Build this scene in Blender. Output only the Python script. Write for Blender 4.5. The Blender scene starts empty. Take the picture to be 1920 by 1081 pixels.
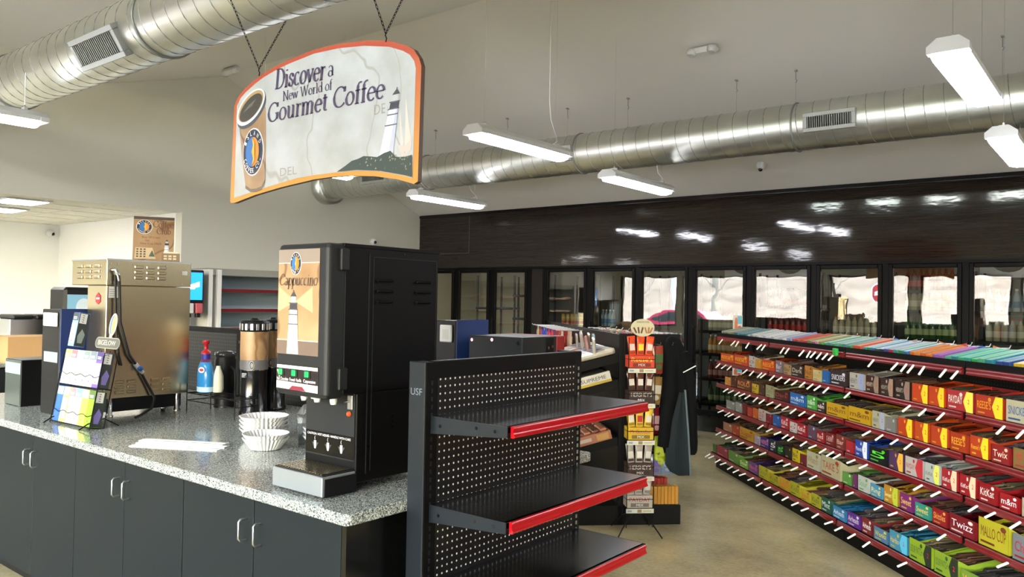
import bpy, math, random
from mathutils import Matrix, Vector
random.seed(7)
PI = math.pi
SC = bpy.context.scene
COL = SC.collection

# ---------------------------------------------------------------- camera
def cam_axes(yaw, pitch, roll):
    f = Vector((-math.sin(yaw)*math.cos(pitch), math.cos(yaw)*math.cos(pitch), math.sin(pitch)))
    r = f.cross(Vector((0, 0, 1))).normalized(); u = r.cross(f)
    c, s = math.cos(roll), math.sin(roll)
    return c*r + s*u, -s*r + c*u, f
cd = bpy.data.cameras.new('camera'); cam = bpy.data.objects.new('camera', cd); COL.objects.link(cam)
r_, u_, f_ = cam_axes(0.67055, 0.016118, 0.017389)
m_ = Matrix((r_, u_, -f_)).transposed().to_4x4(); m_.translation = (0, 0, 1.6)
cam.matrix_world = m_
cd.sensor_fit = 'HORIZONTAL'; cd.sensor_width = 36; cd.lens = 36*1482.7/1920
cd.clip_start = .05; cd.clip_end = 500
SC.camera = cam

# ---------------------------------------------------------------- world, light and exposure
SC.view_settings.view_transform = 'Standard'; SC.view_settings.look = 'None'
SC.view_settings.exposure = 1.5; SC.view_settings.gamma = 1; SC.view_settings.use_curve_mapping = False
SC.cycles.use_denoising = True
SC.cycles.max_bounces = 9; SC.cycles.diffuse_bounces = 5; SC.cycles.glossy_bounces = 4
SC.cycles.transparent_max_bounces = 16; SC.cycles.sample_clamp_indirect = 6
SC.cycles.caustics_reflective = False; SC.cycles.caustics_refractive = False
TUBE = 16.0          # emission of the fluorescent lenses
W = bpy.data.worlds.new('sky'); SC.world = W; W.use_nodes = True
nt = W.node_tree; bg = nt.nodes['Background']
sky = nt.nodes.new('ShaderNodeTexSky'); sky.sky_type = 'NISHITA'; sky.sun_disc = False
sky.sun_elevation = math.radians(48); sky.sun_rotation = math.radians(150); sky.air_density = 1.2; sky.dust_density = 3
nt.links.new(sky.outputs[0], bg.inputs[0]); bg.inputs[1].default_value = 2.2

sd = bpy.data.lights.new('sun', 'SUN'); sd.energy = 2.4; sd.angle = math.radians(1); sd.color = (1, 1, .98)
so = bpy.data.objects.new('sun', sd); COL.objects.link(so); so.rotation_euler = (math.radians(-42), 0, math.radians(-20))   # behind the building, lights the forecourt

# ---------------------------------------------------------------- materials
def S(h):
    v = [int(h[i:i+2], 16)/255 for i in (0, 2, 4)]
    return tuple(c/12.92 if c <= .04045 else ((c+.055)/1.055)**2.4 for c in v)
MT = {}
def mat(name, col='808080', rough=.5, metal=0, emit=0, bump=0, bscale=200, noise=None, nscale=5, spec=.5, coat=0, alpha=1, stretch=None):
    if name in MT: return MT[name]
    m = bpy.data.materials.new(name); m.use_nodes = True; MT[name] = m
    t = m.node_tree; b = t.nodes['Principled BSDF']
    c = S(col) if isinstance(col, str) else col
    b.inputs['Base Color'].default_value = (*c, 1)
    b.inputs['Roughness'].default_value = rough; b.inputs['Metallic'].default_value = metal
    b.inputs['Specular IOR Level'].default_value = spec
    b.inputs['Coat Weight'].default_value = coat; b.inputs['Coat Roughness'].default_value = .08
    if alpha < 1: b.inputs['Alpha'].default_value = alpha
    if emit:
        b.inputs['Emission Color'].default_value = (*c, 1); b.inputs['Emission Strength'].default_value = emit
    tc = mp = None
    if bump or noise:
        tc = t.nodes.new('ShaderNodeTexCoord'); mp = t.nodes.new('ShaderNodeMapping')
        t.links.new(tc.outputs['Object'], mp.inputs[0])
        if stretch: mp.inputs['Scale'].default_value = stretch
    if noise:
        n = t.nodes.new('ShaderNodeTexNoise'); n.inputs['Scale'].default_value = nscale; n.inputs['Detail'].default_value = 5
        t.links.new(mp.outputs[0], n.inputs['Vector'])
        r = t.nodes.new('ShaderNodeValToRGB'); r.color_ramp.elements[0].position = .3; r.color_ramp.elements[1].position = .7
        r.color_ramp.elements[0].color = (*c, 1); r.color_ramp.elements[1].color = (*S(noise), 1)
        t.links.new(n.outputs[0], r.inputs[0]); t.links.new(r.outputs[0], b.inputs['Base Color'])
    if bump:
        n = t.nodes.new('ShaderNodeTexNoise'); n.inputs['Scale'].default_value = bscale
        t.links.new(mp.outputs[0], n.inputs['Vector'])
        bp = t.nodes.new('ShaderNodeBump'); bp.inputs['Strength'].default_value = bump; bp.inputs['Distance'].default_value = .01
        t.links.new(n.outputs[0], bp.inputs['Height']); t.links.new(bp.outputs[0], b.inputs['Normal'])
    return m
def ink(h, rough=.45):            # a printed or plastic colour
    return mat('colour_'+h, h, rough)
def gl(h): return mat('gloss_'+h, h, .18)

mat('wall_paint', 'D3D1C3', .8, bump=.08, bscale=220)
mat('ceiling_paint', 'DEDDD8', .85, bump=.06, bscale=220)
mat('alcove_paint', 'F4F5F1', .8)
mat('tile_white', 'DDDCD2', .9, noise='D2D1C6', nscale=60)
mat('black_laminate', '091215', .5, spec=.3, bump=.05, bscale=600)
mat('black_metal', '050404', .5, spec=.2)
mat('black_gloss', '0A0A0A', .18)
mat('black_plastic', '0C0D0E', .42, spec=.3)
mat('dark_grey', '1B1D1F', .45, spec=.35)
mat('slate', '0D1318', .45, spec=.35)
mat('chrome', 'C8C8C8', .15, metal=1)
mat('steel', 'C4B796', .24, metal=1, bump=.03, bscale=40, stretch=(1, 1, 14))
mat('steel_plate', 'C9CBCB', .3, metal=1)
mat('duct_metal', 'DADBD4', .36, metal=1, noise='C4C6BE', nscale=3)
mat('duct_seam', '8E918B', .5, metal=.6)
mat('vent_metal', '9FA19D', .5, metal=.3)
mat('tray_steel', 'A3A9AC', .42, metal=.75)
mat('led_dim', 'FFF3D8', .5, emit=1.2)
mat('rail_red', '9E0B16', .22, coat=.4)
mat('rail_dark_red', '6E1016', .3, coat=.3)
mat('white_plastic', 'DADBD8', .35)
mat('white_paper', 'CCCCCA', .7)
mat('tag_white', 'E6E6E2', .5)
mat('navy', '1D3570', .5)
mat('red_plastic', 'B3131F', .3)
mat('cardboard', 'C39B6A', .8)
mat('rubber', '15171A', .5)
mat('jacket', '050607', .8, spec=.12, bump=.3, bscale=90)
mat('jacket_lining', '121B1E', .7, spec=.2)
mat('brown_laminate', '1A1512', .45, spec=.3, bump=.1, bscale=60, stretch=(.4, .4, 8))
mat('cooler_frame', '080808', .45, spec=.12)
mat('cooler_wall', 'BDB9A4', .6)
mat('cooler_grey', '8F9290', .6)
mat('asphalt', '9A9A98', .9)
mat('hill_grass', 'B5A48C', .95, noise='8A7A66', nscale=.9)
mat('tube_light', 'F6F8FF', .5, emit=TUBE)
mat('panel_light', 'FFFFFF', .5, emit=9.0)
mat('led_light', 'FFF3D8', .5, emit=6.0)
mat('screen_blue', '1E7FD6', .3, emit=.9)
mat('screen_white', 'E9F6FF', .3, emit=1.6)

def node_mat(name):
    m = bpy.data.materials.new(name); m.use_nodes = True; MT[name] = m
    t = m.node_tree; return m, t, t.nodes['Principled BSDF'], t.nodes.new('ShaderNodeTexCoord')
def granite():
    m, t, b, tc = node_mat('granite')
    v = t.nodes.new('ShaderNodeTexVoronoi'); v.inputs['Scale'].default_value = 330; v.inputs['Randomness'].default_value = 1
    n = t.nodes.new('ShaderNodeTexNoise'); n.inputs['Scale'].default_value = 110; n.inputs['Detail'].default_value = 6
    for q in (v, n): t.links.new(tc.outputs['Object'], q.inputs['Vector'])
    sp = t.nodes.new('ShaderNodeSeparateColor'); t.links.new(v.outputs['Color'], sp.inputs[0])
    ad = t.nodes.new('ShaderNodeMath'); ad.operation = 'MULTIPLY_ADD'; ad.inputs[1].default_value = .6
    t.links.new(sp.outputs[0], ad.inputs[0])
    mu = t.nodes.new('ShaderNodeMath'); mu.operation = 'MULTIPLY'; mu.inputs[1].default_value = .5
    t.links.new(n.outputs[0], mu.inputs[0]); t.links.new(mu.outputs[0], ad.inputs[2])
    r = t.nodes.new('ShaderNodeValToRGB'); r.color_ramp.interpolation = 'CONSTANT'
    e = r.color_ramp.elements; e[0].color = (*S('2E3334'), 1); e[1].position = .36; e[1].color = (*S('656C69'), 1)
    for p, c in ((.47, '7C837D'), (.6, 'A3AAA3'), (.74, 'D0D1CA')):
        x = e.new(p); x.color = (*S(c), 1)
    t.links.new(ad.outputs[0], r.inputs[0]); t.links.new(r.outputs[0], b.inputs['Base Color'])
    b.inputs['Roughness'].default_value = .12
granite()
def concrete():
    m, t, b, tc = node_mat('concrete')
    n = t.nodes.new('ShaderNodeTexNoise'); n.inputs['Scale'].default_value = 1.1; n.inputs['Detail'].default_value = 8; n.inputs['Roughness'].default_value = .65
    n2 = t.nodes.new('ShaderNodeTexNoise'); n2.inputs['Scale'].default_value = 40; n2.inputs['Detail'].default_value = 4
    for q in (n, n2): t.links.new(tc.outputs['Object'], q.inputs['Vector'])
    mx = t.nodes.new('ShaderNodeMath'); mx.operation = 'MULTIPLY_ADD'; mx.inputs[1].default_value = .25
    t.links.new(n2.outputs[0], mx.inputs[0]); t.links.new(n.outputs[0], mx.inputs[2])
    r = t.nodes.new('ShaderNodeValToRGB'); e = r.color_ramp.elements
    e[0].position = .42; e[0].color = (*S('80765A'), 1); e[1].position = .82; e[1].color = (*S('BDAF86'), 1)
    t.links.new(mx.outputs[0], r.inputs[0]); t.links.new(r.outputs[0], b.inputs['Base Color'])
    b.inputs['Roughness'].default_value = .2
concrete()
def fascia_mat():
    m, t, b, tc = node_mat('fascia_laminate')
    mp = t.nodes.new('ShaderNodeMapping'); mp.inputs['Scale'].default_value = (.5, .5, 22)
    t.links.new(tc.outputs['Object'], mp.inputs[0])
    n = t.nodes.new('ShaderNodeTexNoise'); n.inputs['Scale'].default_value = 5; n.inputs['Detail'].default_value = 6
    t.links.new(mp.outputs[0], n.inputs['Vector'])
    r = t.nodes.new('ShaderNodeValToRGB'); e = r.color_ramp.elements
    e[0].position = .35; e[0].color = (*S('1C1815'), 1); e[1].position = .7; e[1].color = (*S('322A25'), 1)
    t.links.new(n.outputs[0], r.inputs[0]); t.links.new(r.outputs[0], b.inputs['Base Color'])
    b.inputs['Roughness'].default_value = .06
    w = t.nodes.new('ShaderNodeTexNoise'); w.inputs['Scale'].default_value = 7; w.inputs['Detail'].default_value = 2
    m3 = t.nodes.new('ShaderNodeMapping'); m3.inputs['Scale'].default_value = (.7, 1, 1.8)
    t.links.new(tc.outputs['Object'], m3.inputs[0]); t.links.new(m3.outputs[0], w.inputs['Vector'])
    bp = t.nodes.new('ShaderNodeBump'); bp.inputs['Strength'].default_value = .1; bp.inputs['Distance'].default_value = .006
    t.links.new(w.outputs[0], bp.inputs['Height']); t.links.new(bp.outputs[0], b.inputs['Normal'])
fascia_mat()
def glass_mat(name, tint, ior, rough=.0):
    m = bpy.data.materials.new(name); m.use_nodes = True; MT[name] = m
    t = m.node_tree; t.nodes.remove(t.nodes['Principled BSDF']); out = t.nodes['Material Output']
    tr = t.nodes.new('ShaderNodeBsdfTransparent'); tr.inputs[0].default_value = (*S(tint), 1)
    g = t.nodes.new('ShaderNodeBsdfGlossy'); g.inputs['Roughness'].default_value = rough
    f = t.nodes.new('ShaderNodeFresnel'); f.inputs[0].default_value = ior
    mx = t.nodes.new('ShaderNodeMixShader'); t.links.new(f.outputs[0], mx.inputs[0])
    t.links.new(tr.outputs[0], mx.inputs[1]); t.links.new(g.outputs[0], mx.inputs[2]); t.links.new(mx.outputs[0], out.inputs[0])
    return t, g
t_, g_ = glass_mat('door_glass', 'D4D8D6', 2.3)
n_ = t_.nodes.new('ShaderNodeTexNoise'); n_.inputs['Scale'].default_value = 2.2
c_ = t_.nodes.new('ShaderNodeTexCoord'); t_.links.new(c_.outputs['Object'], n_.inputs['Vector'])
b_ = t_.nodes.new('ShaderNodeBump'); b_.inputs['Strength'].default_value = .05; b_.inputs['Distance'].default_value = .02
t_.links.new(n_.outputs[0], b_.inputs['Height']); t_.links.new(b_.outputs[0], g_.inputs['Normal'])
glass_mat('window_glass', 'F6F8F6', 1.45)
glass_mat('clear_plastic', 'E8EAEA', 1.5, .08)
glass_mat('bag_plastic', 'F0F2F3', 1.35, .12)
glass_mat('bottle_clear', 'D8DEDA', 1.4, .05)
def peg_mat(name, base, dot_col, pitch, rad, rough):
    # pegboard: painted dots for holes on a square grid in the panel's own x (along) and z (up)
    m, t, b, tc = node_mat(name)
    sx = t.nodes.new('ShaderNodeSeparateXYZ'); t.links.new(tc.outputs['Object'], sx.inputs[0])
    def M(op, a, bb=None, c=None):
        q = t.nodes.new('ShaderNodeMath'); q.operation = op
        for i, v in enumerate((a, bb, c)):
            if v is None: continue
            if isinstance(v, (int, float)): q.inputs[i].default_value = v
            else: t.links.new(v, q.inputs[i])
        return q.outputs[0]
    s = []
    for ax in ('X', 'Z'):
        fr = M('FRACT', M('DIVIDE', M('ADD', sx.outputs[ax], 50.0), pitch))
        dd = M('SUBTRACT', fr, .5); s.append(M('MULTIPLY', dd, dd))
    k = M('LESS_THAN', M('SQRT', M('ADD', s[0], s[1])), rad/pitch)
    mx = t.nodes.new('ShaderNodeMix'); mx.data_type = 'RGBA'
    mx.inputs['A'].default_value = (*S(base), 1); mx.inputs['B'].default_value = (*S(dot_col), 1)
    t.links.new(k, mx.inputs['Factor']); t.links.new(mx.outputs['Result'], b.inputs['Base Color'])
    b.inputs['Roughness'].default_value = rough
peg_mat('pegboard_black', '080707', 'D6D2CA', .0254, .0036, .4)  # pale dots paint in the light caught by the hole rims
peg_mat('pegboard_far', '0D0C0B', '4A4844', .0254, .0042, .4)
peg_mat('pegboard_pale', '8F9DA3', '76838A', .0254, .004, .5)
def gradient(name, c0, c1, z0, z1, rough=.4, axis='Z'):
    m, t, b, tc = node_mat(name)
    sx = t.nodes.new('ShaderNodeSeparateXYZ'); t.links.new(tc.outputs['Object'], sx.inputs[0])
    mr = t.nodes.new('ShaderNodeMapRange'); mr.inputs['From Min'].default_value = z0; mr.inputs['From Max'].default_value = z1
    t.links.new(sx.outputs[axis], mr.inputs[0])
    r = t.nodes.new('ShaderNodeValToRGB'); r.color_ramp.elements[0].color = (*S(c0), 1); r.color_ramp.elements[1].color = (*S(c1), 1)
    t.links.new(mr.outputs[0], r.inputs[0]); t.links.new(r.outputs[0], b.inputs['Base Color']); b.inputs['Roughness'].default_value = rough
def map_print(name, c0, c1, c2):
    # old sea-chart print: pale ground with thin brown coast lines
    m, t, b, tc = node_mat(name)
    n = t.nodes.new('ShaderNodeTexNoise'); n.inputs['Scale'].default_value = 4.5; n.inputs['Detail'].default_value = 7
    w = t.nodes.new('ShaderNodeTexWave'); w.inputs['Scale'].default_value = .8; w.inputs['Distortion'].default_value = 22; w.inputs['Detail'].default_value = 4
    for q in (n, w): t.links.new(tc.outputs['Object'], q.inputs['Vector'])
    r = t.nodes.new('ShaderNodeValToRGB'); r.color_ramp.elements[0].position = .35; r.color_ramp.elements[1].position = .65
    r.color_ramp.elements[0].color = (*S(c0), 1); r.color_ramp.elements[1].color = (*S(c1), 1)
    t.links.new(n.outputs[0], r.inputs[0])
    r2 = t.nodes.new('ShaderNodeValToRGB'); r2.color_ramp.elements[0].color = (1, 1, 1, 1); r2.color_ramp.elements[1].position = .012; r2.color_ramp.elements[1].color = (0, 0, 0, 1)
    t.links.new(w.outputs['Fac'], r2.inputs[0])
    mx = t.nodes.new('ShaderNodeMix'); mx.data_type = 'RGBA'; t.links.new(r2.outputs[0], mx.inputs['Factor'])
    t.links.new(r.outputs[0], mx.inputs['A']); mx.inputs['B'].default_value = (*S(c2), 1)
    t.links.new(mx.outputs['Result'], b.inputs['Base Color']); b.inputs['Roughness'].default_value = .35
map_print('chart_print', 'A9ABA2', 'BDC0BC', 'A3A095')
map_print('chart_tan', '94734F', 'B0926C', '7C5C3C')
gradient('sign_border', 'CC9138', 'B04C30', 2.2, 2.78)
gradient('sunrise', 'D9A52B', 'D2691E', 0, .12)

# ---------------------------------------------------------------- mesh builder
def frame(o, x, y):
    x = Vector(x).normalized(); y = Vector(y).normalized(); z = x.cross(y)
    m = Matrix((x, y, z)).transposed().to_4x4(); m.translation = o; return m
_TX = {}
def text_mesh(s):
    if s in _TX: return _TX[s]
    c = bpy.data.curves.new('t', 'FONT'); c.body = s; c.size = 1; c.resolution_u = 3; c.fill_mode = 'FRONT'
    o = bpy.data.objects.new('t', c); m = o.to_mesh()
    V = [(v.co.x, v.co.y) for v in m.vertices]; Fc = [tuple(p.vertices) for p in m.polygons]
    fl = []
    for f in Fc:
        a = sum(V[f[i]][0]*V[f[(i+1) % len(f)]][1] - V[f[(i+1) % len(f)]][0]*V[f[i]][1] for i in range(len(f)))
        fl.append(f if a > 0 else tuple(reversed(f)))
    o.to_mesh_clear(); bpy.data.objects.remove(o); bpy.data.curves.remove(c)
    if not V: V = [(0, 0)]
    x0 = min(v[0] for v in V); x1 = max(v[0] for v in V)
    _TX[s] = (V, fl, x0, x1); return _TX[s]

class MB:
    def __init__(s, m=None):
        s.v = []; s.f = []; s.mi = []; s.sm = []; s.mats = []; s.M = m or Matrix(); s.k = False
    def _m(s, name):
        m = MT[name] if isinstance(name, str) else name
        if m not in s.mats: s.mats.append(m)
        return s.mats.index(m)
    def add(s, V, F, m, smooth=False):
        b = len(s.v); s.v += [tuple(s.M @ Vector(p)) for p in V]; i = s._m(m)
        for f in F:
            s.f.append(tuple(b+q for q in f)); s.mi.append(i); s.sm.append(smooth)
        return s
    def box(s, x0, x1, y0, y1, z0, z1, m, c=0):
        if c <= 0:
            V = [(x, y, z) for x in (x0, x1) for y in (y0, y1) for z in (z0, z1)]
            F = [(0, 1, 3, 2), (4, 6, 7, 5), (0, 4, 5, 1), (2, 3, 7, 6), (0, 2, 6, 4), (1, 5, 7, 3)]
            return s.add(V, F, m)
        c = min(c, (x1-x0)*.45, (y1-y0)*.45, (z1-z0)*.45)
        V = []; ix = {}
        X = (x0, x1); Y = (y0, y1); Z = (z0, z1); sg = (1, -1)
        for i in (0, 1):
            for j in (0, 1):
                for k in (0, 1):
                    for a in range(3):
                        p = [X[i]+sg[i]*c, Y[j]+sg[j]*c, Z[k]+sg[k]*c]; p[a] = (X[i], Y[j], Z[k])[a]
                        ix[i, j, k, a] = len(V); V.append(tuple(p))
        F = []
        for i in (0, 1):
            F.append([ix[i, j, k, 0] for j, k in ((0, 0), (1, 0), (1, 1), (0, 1))])
            F.append([ix[j, i, k, 1] for j, k in ((0, 0), (0, 1), (1, 1), (1, 0))])
            F.append([ix[j, k, i, 2] for j, k in ((0, 0), (1, 0), (1, 1), (0, 1))])
        for i in (0, 1):
            for j in (0, 1):
                F.append([ix[i, j, 0, 0], ix[i, j, 1, 0], ix[i, j, 1, 1], ix[i, j, 0, 1]])
                F.append([ix[i, 0, j, 0], ix[i, 1, j, 0], ix[i, 1, j, 2], ix[i, 0, j, 2]])
                F.append([ix[0, i, j, 1], ix[1, i, j, 1], ix[1, i, j, 2], ix[0, i, j, 2]])
                for k in (0, 1): F.append([ix[i, j, k, 0], ix[i, j, k, 1], ix[i, j, k, 2]])
        ctr = Vector(((x0+x1)/2, (y0+y1)/2, (z0+z1)/2)); G = []
        for f in F:
            p = [Vector(V[q]) for q in f]; nn = (p[1]-p[0]).cross(p[2]-p[0])
            G.append(tuple(f) if nn.dot(p[0]-ctr) > 0 else tuple(reversed(f)))
        return s.add(V, G, m)
    def poly(s, P, m, z=0):
        V = [(p[0], p[1], p[2] if len(p) > 2 else z) for p in P]
        return s.add(V, [tuple(range(len(V)))], m)
    def prism(s, P, z0, z1, m, side=None):
        n = len(P); V = [(p[0], p[1], z0) for p in P]+[(p[0], p[1], z1) for p in P]
        a = sum(P[i][0]*P[(i+1) % n][1]-P[(i+1) % n][0]*P[i][1] for i in range(n))
        if (a > 0) != (z1 > z0): V = V[n:]+V[:n]
        s.add(V, [tuple(range(n, 2*n)), tuple(reversed(range(n)))], m)
        return s.add(V, [(i, (i+1) % n, n+(i+1) % n, n+i) for i in range(n)], side or m)
    def rings(s, R, m, closed=True, caps=(True, True), smooth=True):
        n = len(R[0]); V = [p for r in R for p in r]; F = []
        for i in range(len(R)-1):
            for j in range(n if closed else n-1):
                k = (j+1) % n; F.append((i*n+j, i*n+k, (i+1)*n+k, (i+1)*n+j))
        s.add(V, F, m, smooth)
        if caps[0]: s.add(R[0], [tuple(reversed(range(n)))], m)
        if caps[1]: s.add(R[-1], [tuple(range(n))], m)
        return s
    def lathe(s, P, m, n=16, o=(0, 0, 0), fl=0, sx=1, sy=1, caps=(True, True), smooth=True):
        R = []
        for r, z in P:
            R.append([(o[0]+sx*(r*(1+(fl if i % 2 else -fl)))*math.cos(2*PI*i/n), o[1]+sy*(r*(1+(fl if i % 2 else -fl)))*math.sin(2*PI*i/n), o[2]+z) for i in range(n)])
        return s.rings(R, m, True, caps, smooth and not fl)
    def tube(s, P, r, m, n=6, closed=False, caps=True):
        P = [Vector(p) for p in P]; R = []; N = len(P); up = None
        for i, p in enumerate(P):
            a = P[(i-1) % N] if closed or i else P[0]; b = P[(i+1) % N] if closed or i < N-1 else P[-1]
            d = (b-a)
            if d.length < 1e-9: d = Vector((0, 0, 1))
            d.normalize()
            if up is None: up = Vector((0, 0, 1)) if abs(d.z) < .9 else Vector((1, 0, 0))
            x = d.cross(up)
            if x.length < 1e-3: x = d.cross(Vector((0, 1, 0)))
            x.normalize(); up = x.cross(d).normalized()
            rr = r[i] if isinstance(r, (list, tuple)) else r
            R.append([tuple(p + rr*(math.cos(2*PI*k/n)*x + math.sin(2*PI*k/n)*up)) for k in range(n)])
        if closed: R.append(R[0])
        return s.rings(R, m, True, (caps and not closed, caps and not closed), n > 4)
    def cyl(s, a, b, r, m, n=12, r2=None): return s.tube([a, b], [r, r if r2 is None else r2], m, n)
    def ball(s, c, r, m, n=10, sz=1):
        return s.lathe([(max(1e-4, r*math.sin(PI*i/6)), -r*sz*math.cos(PI*i/6)) for i in range(7)], m, n, c)
    def ell(s, cx, cy, rx, ry, m, z=0, n=28, rot=0):
        c, d = math.cos(rot), math.sin(rot)
        return s.poly([(cx+rx*math.cos(2*PI*i/n)*c-ry*math.sin(2*PI*i/n)*d, cy+rx*math.cos(2*PI*i/n)*d+ry*math.sin(2*PI*i/n)*c) for i in range(n)], m, z)
    def rect(s, x0, x1, y0, y1, m, z=0): return s.poly([(x0, y0), (x1, y0), (x1, y1), (x0, y1)], m, z)
    def text(s, st, x, y, h, m, w=None, al='c', z=.0006, shear=0, rot=0):
        V, F, x0, x1 = text_mesh(st); k = h/.7; kx = k if w is None else w/max(1e-6, x1-x0)
        off = {'l': -x0, 'c': -(x0+x1)/2, 'r': -x1}[al]
        c, d = math.cos(rot), math.sin(rot); O = []
        for vx, vy in V:
            px = (vx+off)*kx+vy*k*shear; py = vy*k
            O.append((x+px*c-py*d, y+px*d+py*c, z))
        return s.add(O, F, m)
    def build(s, name, parent=None, loc=(0, 0, 0), rot=0):
        me = bpy.data.meshes.new(name); me.from_pydata(s.v, [], s.f)
        for m in s.mats: me.materials.append(m)
        me.polygons.foreach_set('material_index', s.mi); me.polygons.foreach_set('use_smooth', s.sm)
        me.update()
        o = bpy.data.objects.new(name, me); COL.objects.link(o)
        o.location = loc; o.rotation_euler = (0, 0, rot)
        if parent: o.parent = parent
        return o
def tag(o, label, cat, group=None, kind=None):
    if label: o['label'] = label
    if cat: o['category'] = cat
    if group: o['group'] = group
    if kind: o['kind'] = kind
    return o
def thing(name, label, cat, loc=(0, 0, 0), rot=0, group=None):
    o = bpy.data.objects.new(name, None); COL.objects.link(o); o.empty_display_size = .05
    o.location = loc; o.rotation_euler = (0, 0, rot); return tag(o, label, cat, group)
def struct(o): o['kind'] = 'structure'; return o
def dup(src, loc=None, rot=None, label=None, group=None, parent=None):
    r = src.copy(); COL.objects.link(r)
    if loc is not None: r.location = loc
    if rot is not None: r.rotation_euler = (0, 0, rot)
    if label: r['label'] = label
    if group: r['group'] = group
    if parent: r.parent = parent
    for ch in list(src.children):
        c = ch.copy(); COL.objects.link(c); c.parent = r
        for g in list(ch.children):
            d = g.copy(); COL.objects.link(d); d.parent = c
    return r
ORD = ['first', 'second', 'third', 'fourth', 'fifth', 'sixth', 'seventh', 'eighth', 'ninth', 'tenth', 'eleventh', 'twelfth', 'thirteenth', 'fourteenth', 'fifteenth', 'sixteenth', 'seventeenth', 'eighteenth', 'nineteenth', 'twentieth']
def ordinal(i):
    if i < 20: return ORD[i]
    t = {2: 'twenty', 3: 'thirty', 4: 'forty', 5: 'fifty', 6: 'sixty', 7: 'seventy', 8: 'eighty', 9: 'ninety', 10: 'hundred'}[(i+1)//10]
    k = (i+1) % 10
    return t[:-1]+'ieth' if k == 0 else t+'-'+ORD[k-1]

# ---- broad-pen serif lettering
def arc(cx, cy, rx, ry, a0, a1, n=10):
    return [(cx+rx*math.cos(math.radians(a0+(a1-a0)*i/n)), cy+ry*math.sin(math.radians(a0+(a1-a0)*i/n))) for i in range(n+1)]
def sv(x, y, w=.1): return [(x-w, y), (x+w, y)]
XH = .64
GL = {
 'D': (.86, [[(.17, 0), (.17, 1)], [(.02, 0), (.3, 0)]+arc(.36, .5, .42, .5, -90, 90, 14)+[(.02, 1)]]),
 'C': (.84, [arc(.46, .5, .4, .5, 48, 312, 16), [(.76, .98), (.76, .72)], [(.77, .2), (.73, .1)]]),
 'G': (.9, [arc(.46, .5, .4, .5, 50, 320, 16), [(.76, .98), (.76, .74)], [(.76, .4), (.76, .1)], sv(.76, .42, .14)]),
 'N': (.95, [[(.17, 0), (.17, 1)], [(.17, 1), (.77, 0)], [(.77, 0), (.77, 1)], sv(.17, 0, .13), sv(.12, 1, .1), sv(.77, 1, .13)]),
 'W': (1.2, [[(.1, 1), (.35, 0)], [(.35, 0), (.6, 1)], [(.6, 1), (.84, 0)], [(.84, 0), (1.1, 1)], sv(.1, 1, .12), sv(.6, 1, .1), sv(1.1, 1, .12)]),
 'i': (.36, [[(.18, 0), (.18, XH)], sv(.18, 0, .13), [(.05, XH), (.2, XH)], [(.18, .82), (.18, .9)]]),
 'l': (.36, [[(.18, 0), (.18, 1.02)], sv(.18, 0, .13), [(.05, 1.02), (.2, 1.02)]]),
 's': (.5, [[(.4, .58)]+arc(.26, .48, .15, .16, 60, 200, 8)+arc(.25, .16, .16, .16, 60, -150, 10), [(.41, .62), (.41, .46)], [(.08, .2), (.08, .03)]]),
 'c': (.54, [arc(.3, .32, .23, .32, 50, 315, 14)]),
 'o': (.62, [arc(.31, .32, .24, .32, 0, 360, 18)]),
 'e': (.56, [arc(.3, .32, .23, .32, 5, 318, 14), [(.08, .36), (.53, .36)]]),
 'v': (.58, [[(.08, XH), (.3, 0)], [(.3, 0), (.52, XH)], sv(.08, XH, .1), sv(.5, XH, .1)]),
 'w': (.84, [[(.06, XH), (.24, 0)], [(.24, 0), (.42, XH)], [(.42, XH), (.6, 0)], [(.6, 0), (.78, XH)], sv(.06, XH, .1), sv(.78, XH, .1)]),
 'r': (.46, [[(.17, 0), (.17, XH)], sv(.17, 0, .13), [(.05, XH), (.18, XH)], arc(.34, .4, .16, .22, 150, 50, 6)]),
 'a': (.56, [arc(.24, .17, .18, .17, 0, 360, 12), [(.42, .02), (.42, .45)]+arc(.25, .45, .17, .19, 0, 150, 8), [(.42, .03), (.53, .06)]]),
 'd': (.62, [arc(.29, .32, .22, .32, 0, 360, 14), [(.5, 0), (.5, 1.02)], [(.38, 1.02), (.5, 1.02)], [(.5, 0), (.6, .03)]]),
 'b': (.62, [arc(.33, .32, .22, .32, 0, 360, 14), [(.13, 0), (.13, 1.02)], [(.02, 1.02), (.13, 1.02)]]),
 'f': (.4, [[(.18, 0), (.18, .8)]+arc(.34, .84, .16, .18, 180, 60, 6), sv(.18, 0, .13), [(.03, XH), (.36, XH)]]),
 'u': (.66, [[(.15, XH), (.15, .2)]+arc(.3, .2, .15, .2, 180, 300, 6)+[(.5, .18)], [(.5, XH), (.5, 0)], [(.04, XH), (.16, XH)], [(.39, XH), (.5, XH)], [(.5, 0), (.61, .03)]]),
 'n': (.66, [[(.15, 0), (.15, XH)], [(.15, .45)]+arc(.34, .44, .17, .2, 140, 0, 8)+[(.51, 0)], sv(.15, 0, .12), sv(.51, 0, .12), [(.03, XH), (.16, XH)]]),
 'm': (.98, [[(.15, 0), (.15, XH)], [(.15, .45)]+arc(.32, .44, .15, .2, 140, 0, 8)+[(.47, 0)], [(.47, .45)]+arc(.65, .44, .16, .2, 140, 0, 8)+[(.81, 0)], sv(.15, 0, .11), sv(.47, 0, .11), sv(.81, 0, .11), [(.03, XH), (.16, XH)]]),
 't': (.42, [[(.18, .82), (.18, .15)]+arc(.3, .14, .12, .14, 180, 310, 6), [(.04, XH), (.36, XH)]]),
 'p': (.62, [arc(.33, .32, .22, .32, 0, 360, 14), [(.13, -.32), (.13, XH)], sv(.13, -.32, .12), [(.02, XH), (.13, XH)]]),
 ' ': (.36, [])}
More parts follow.
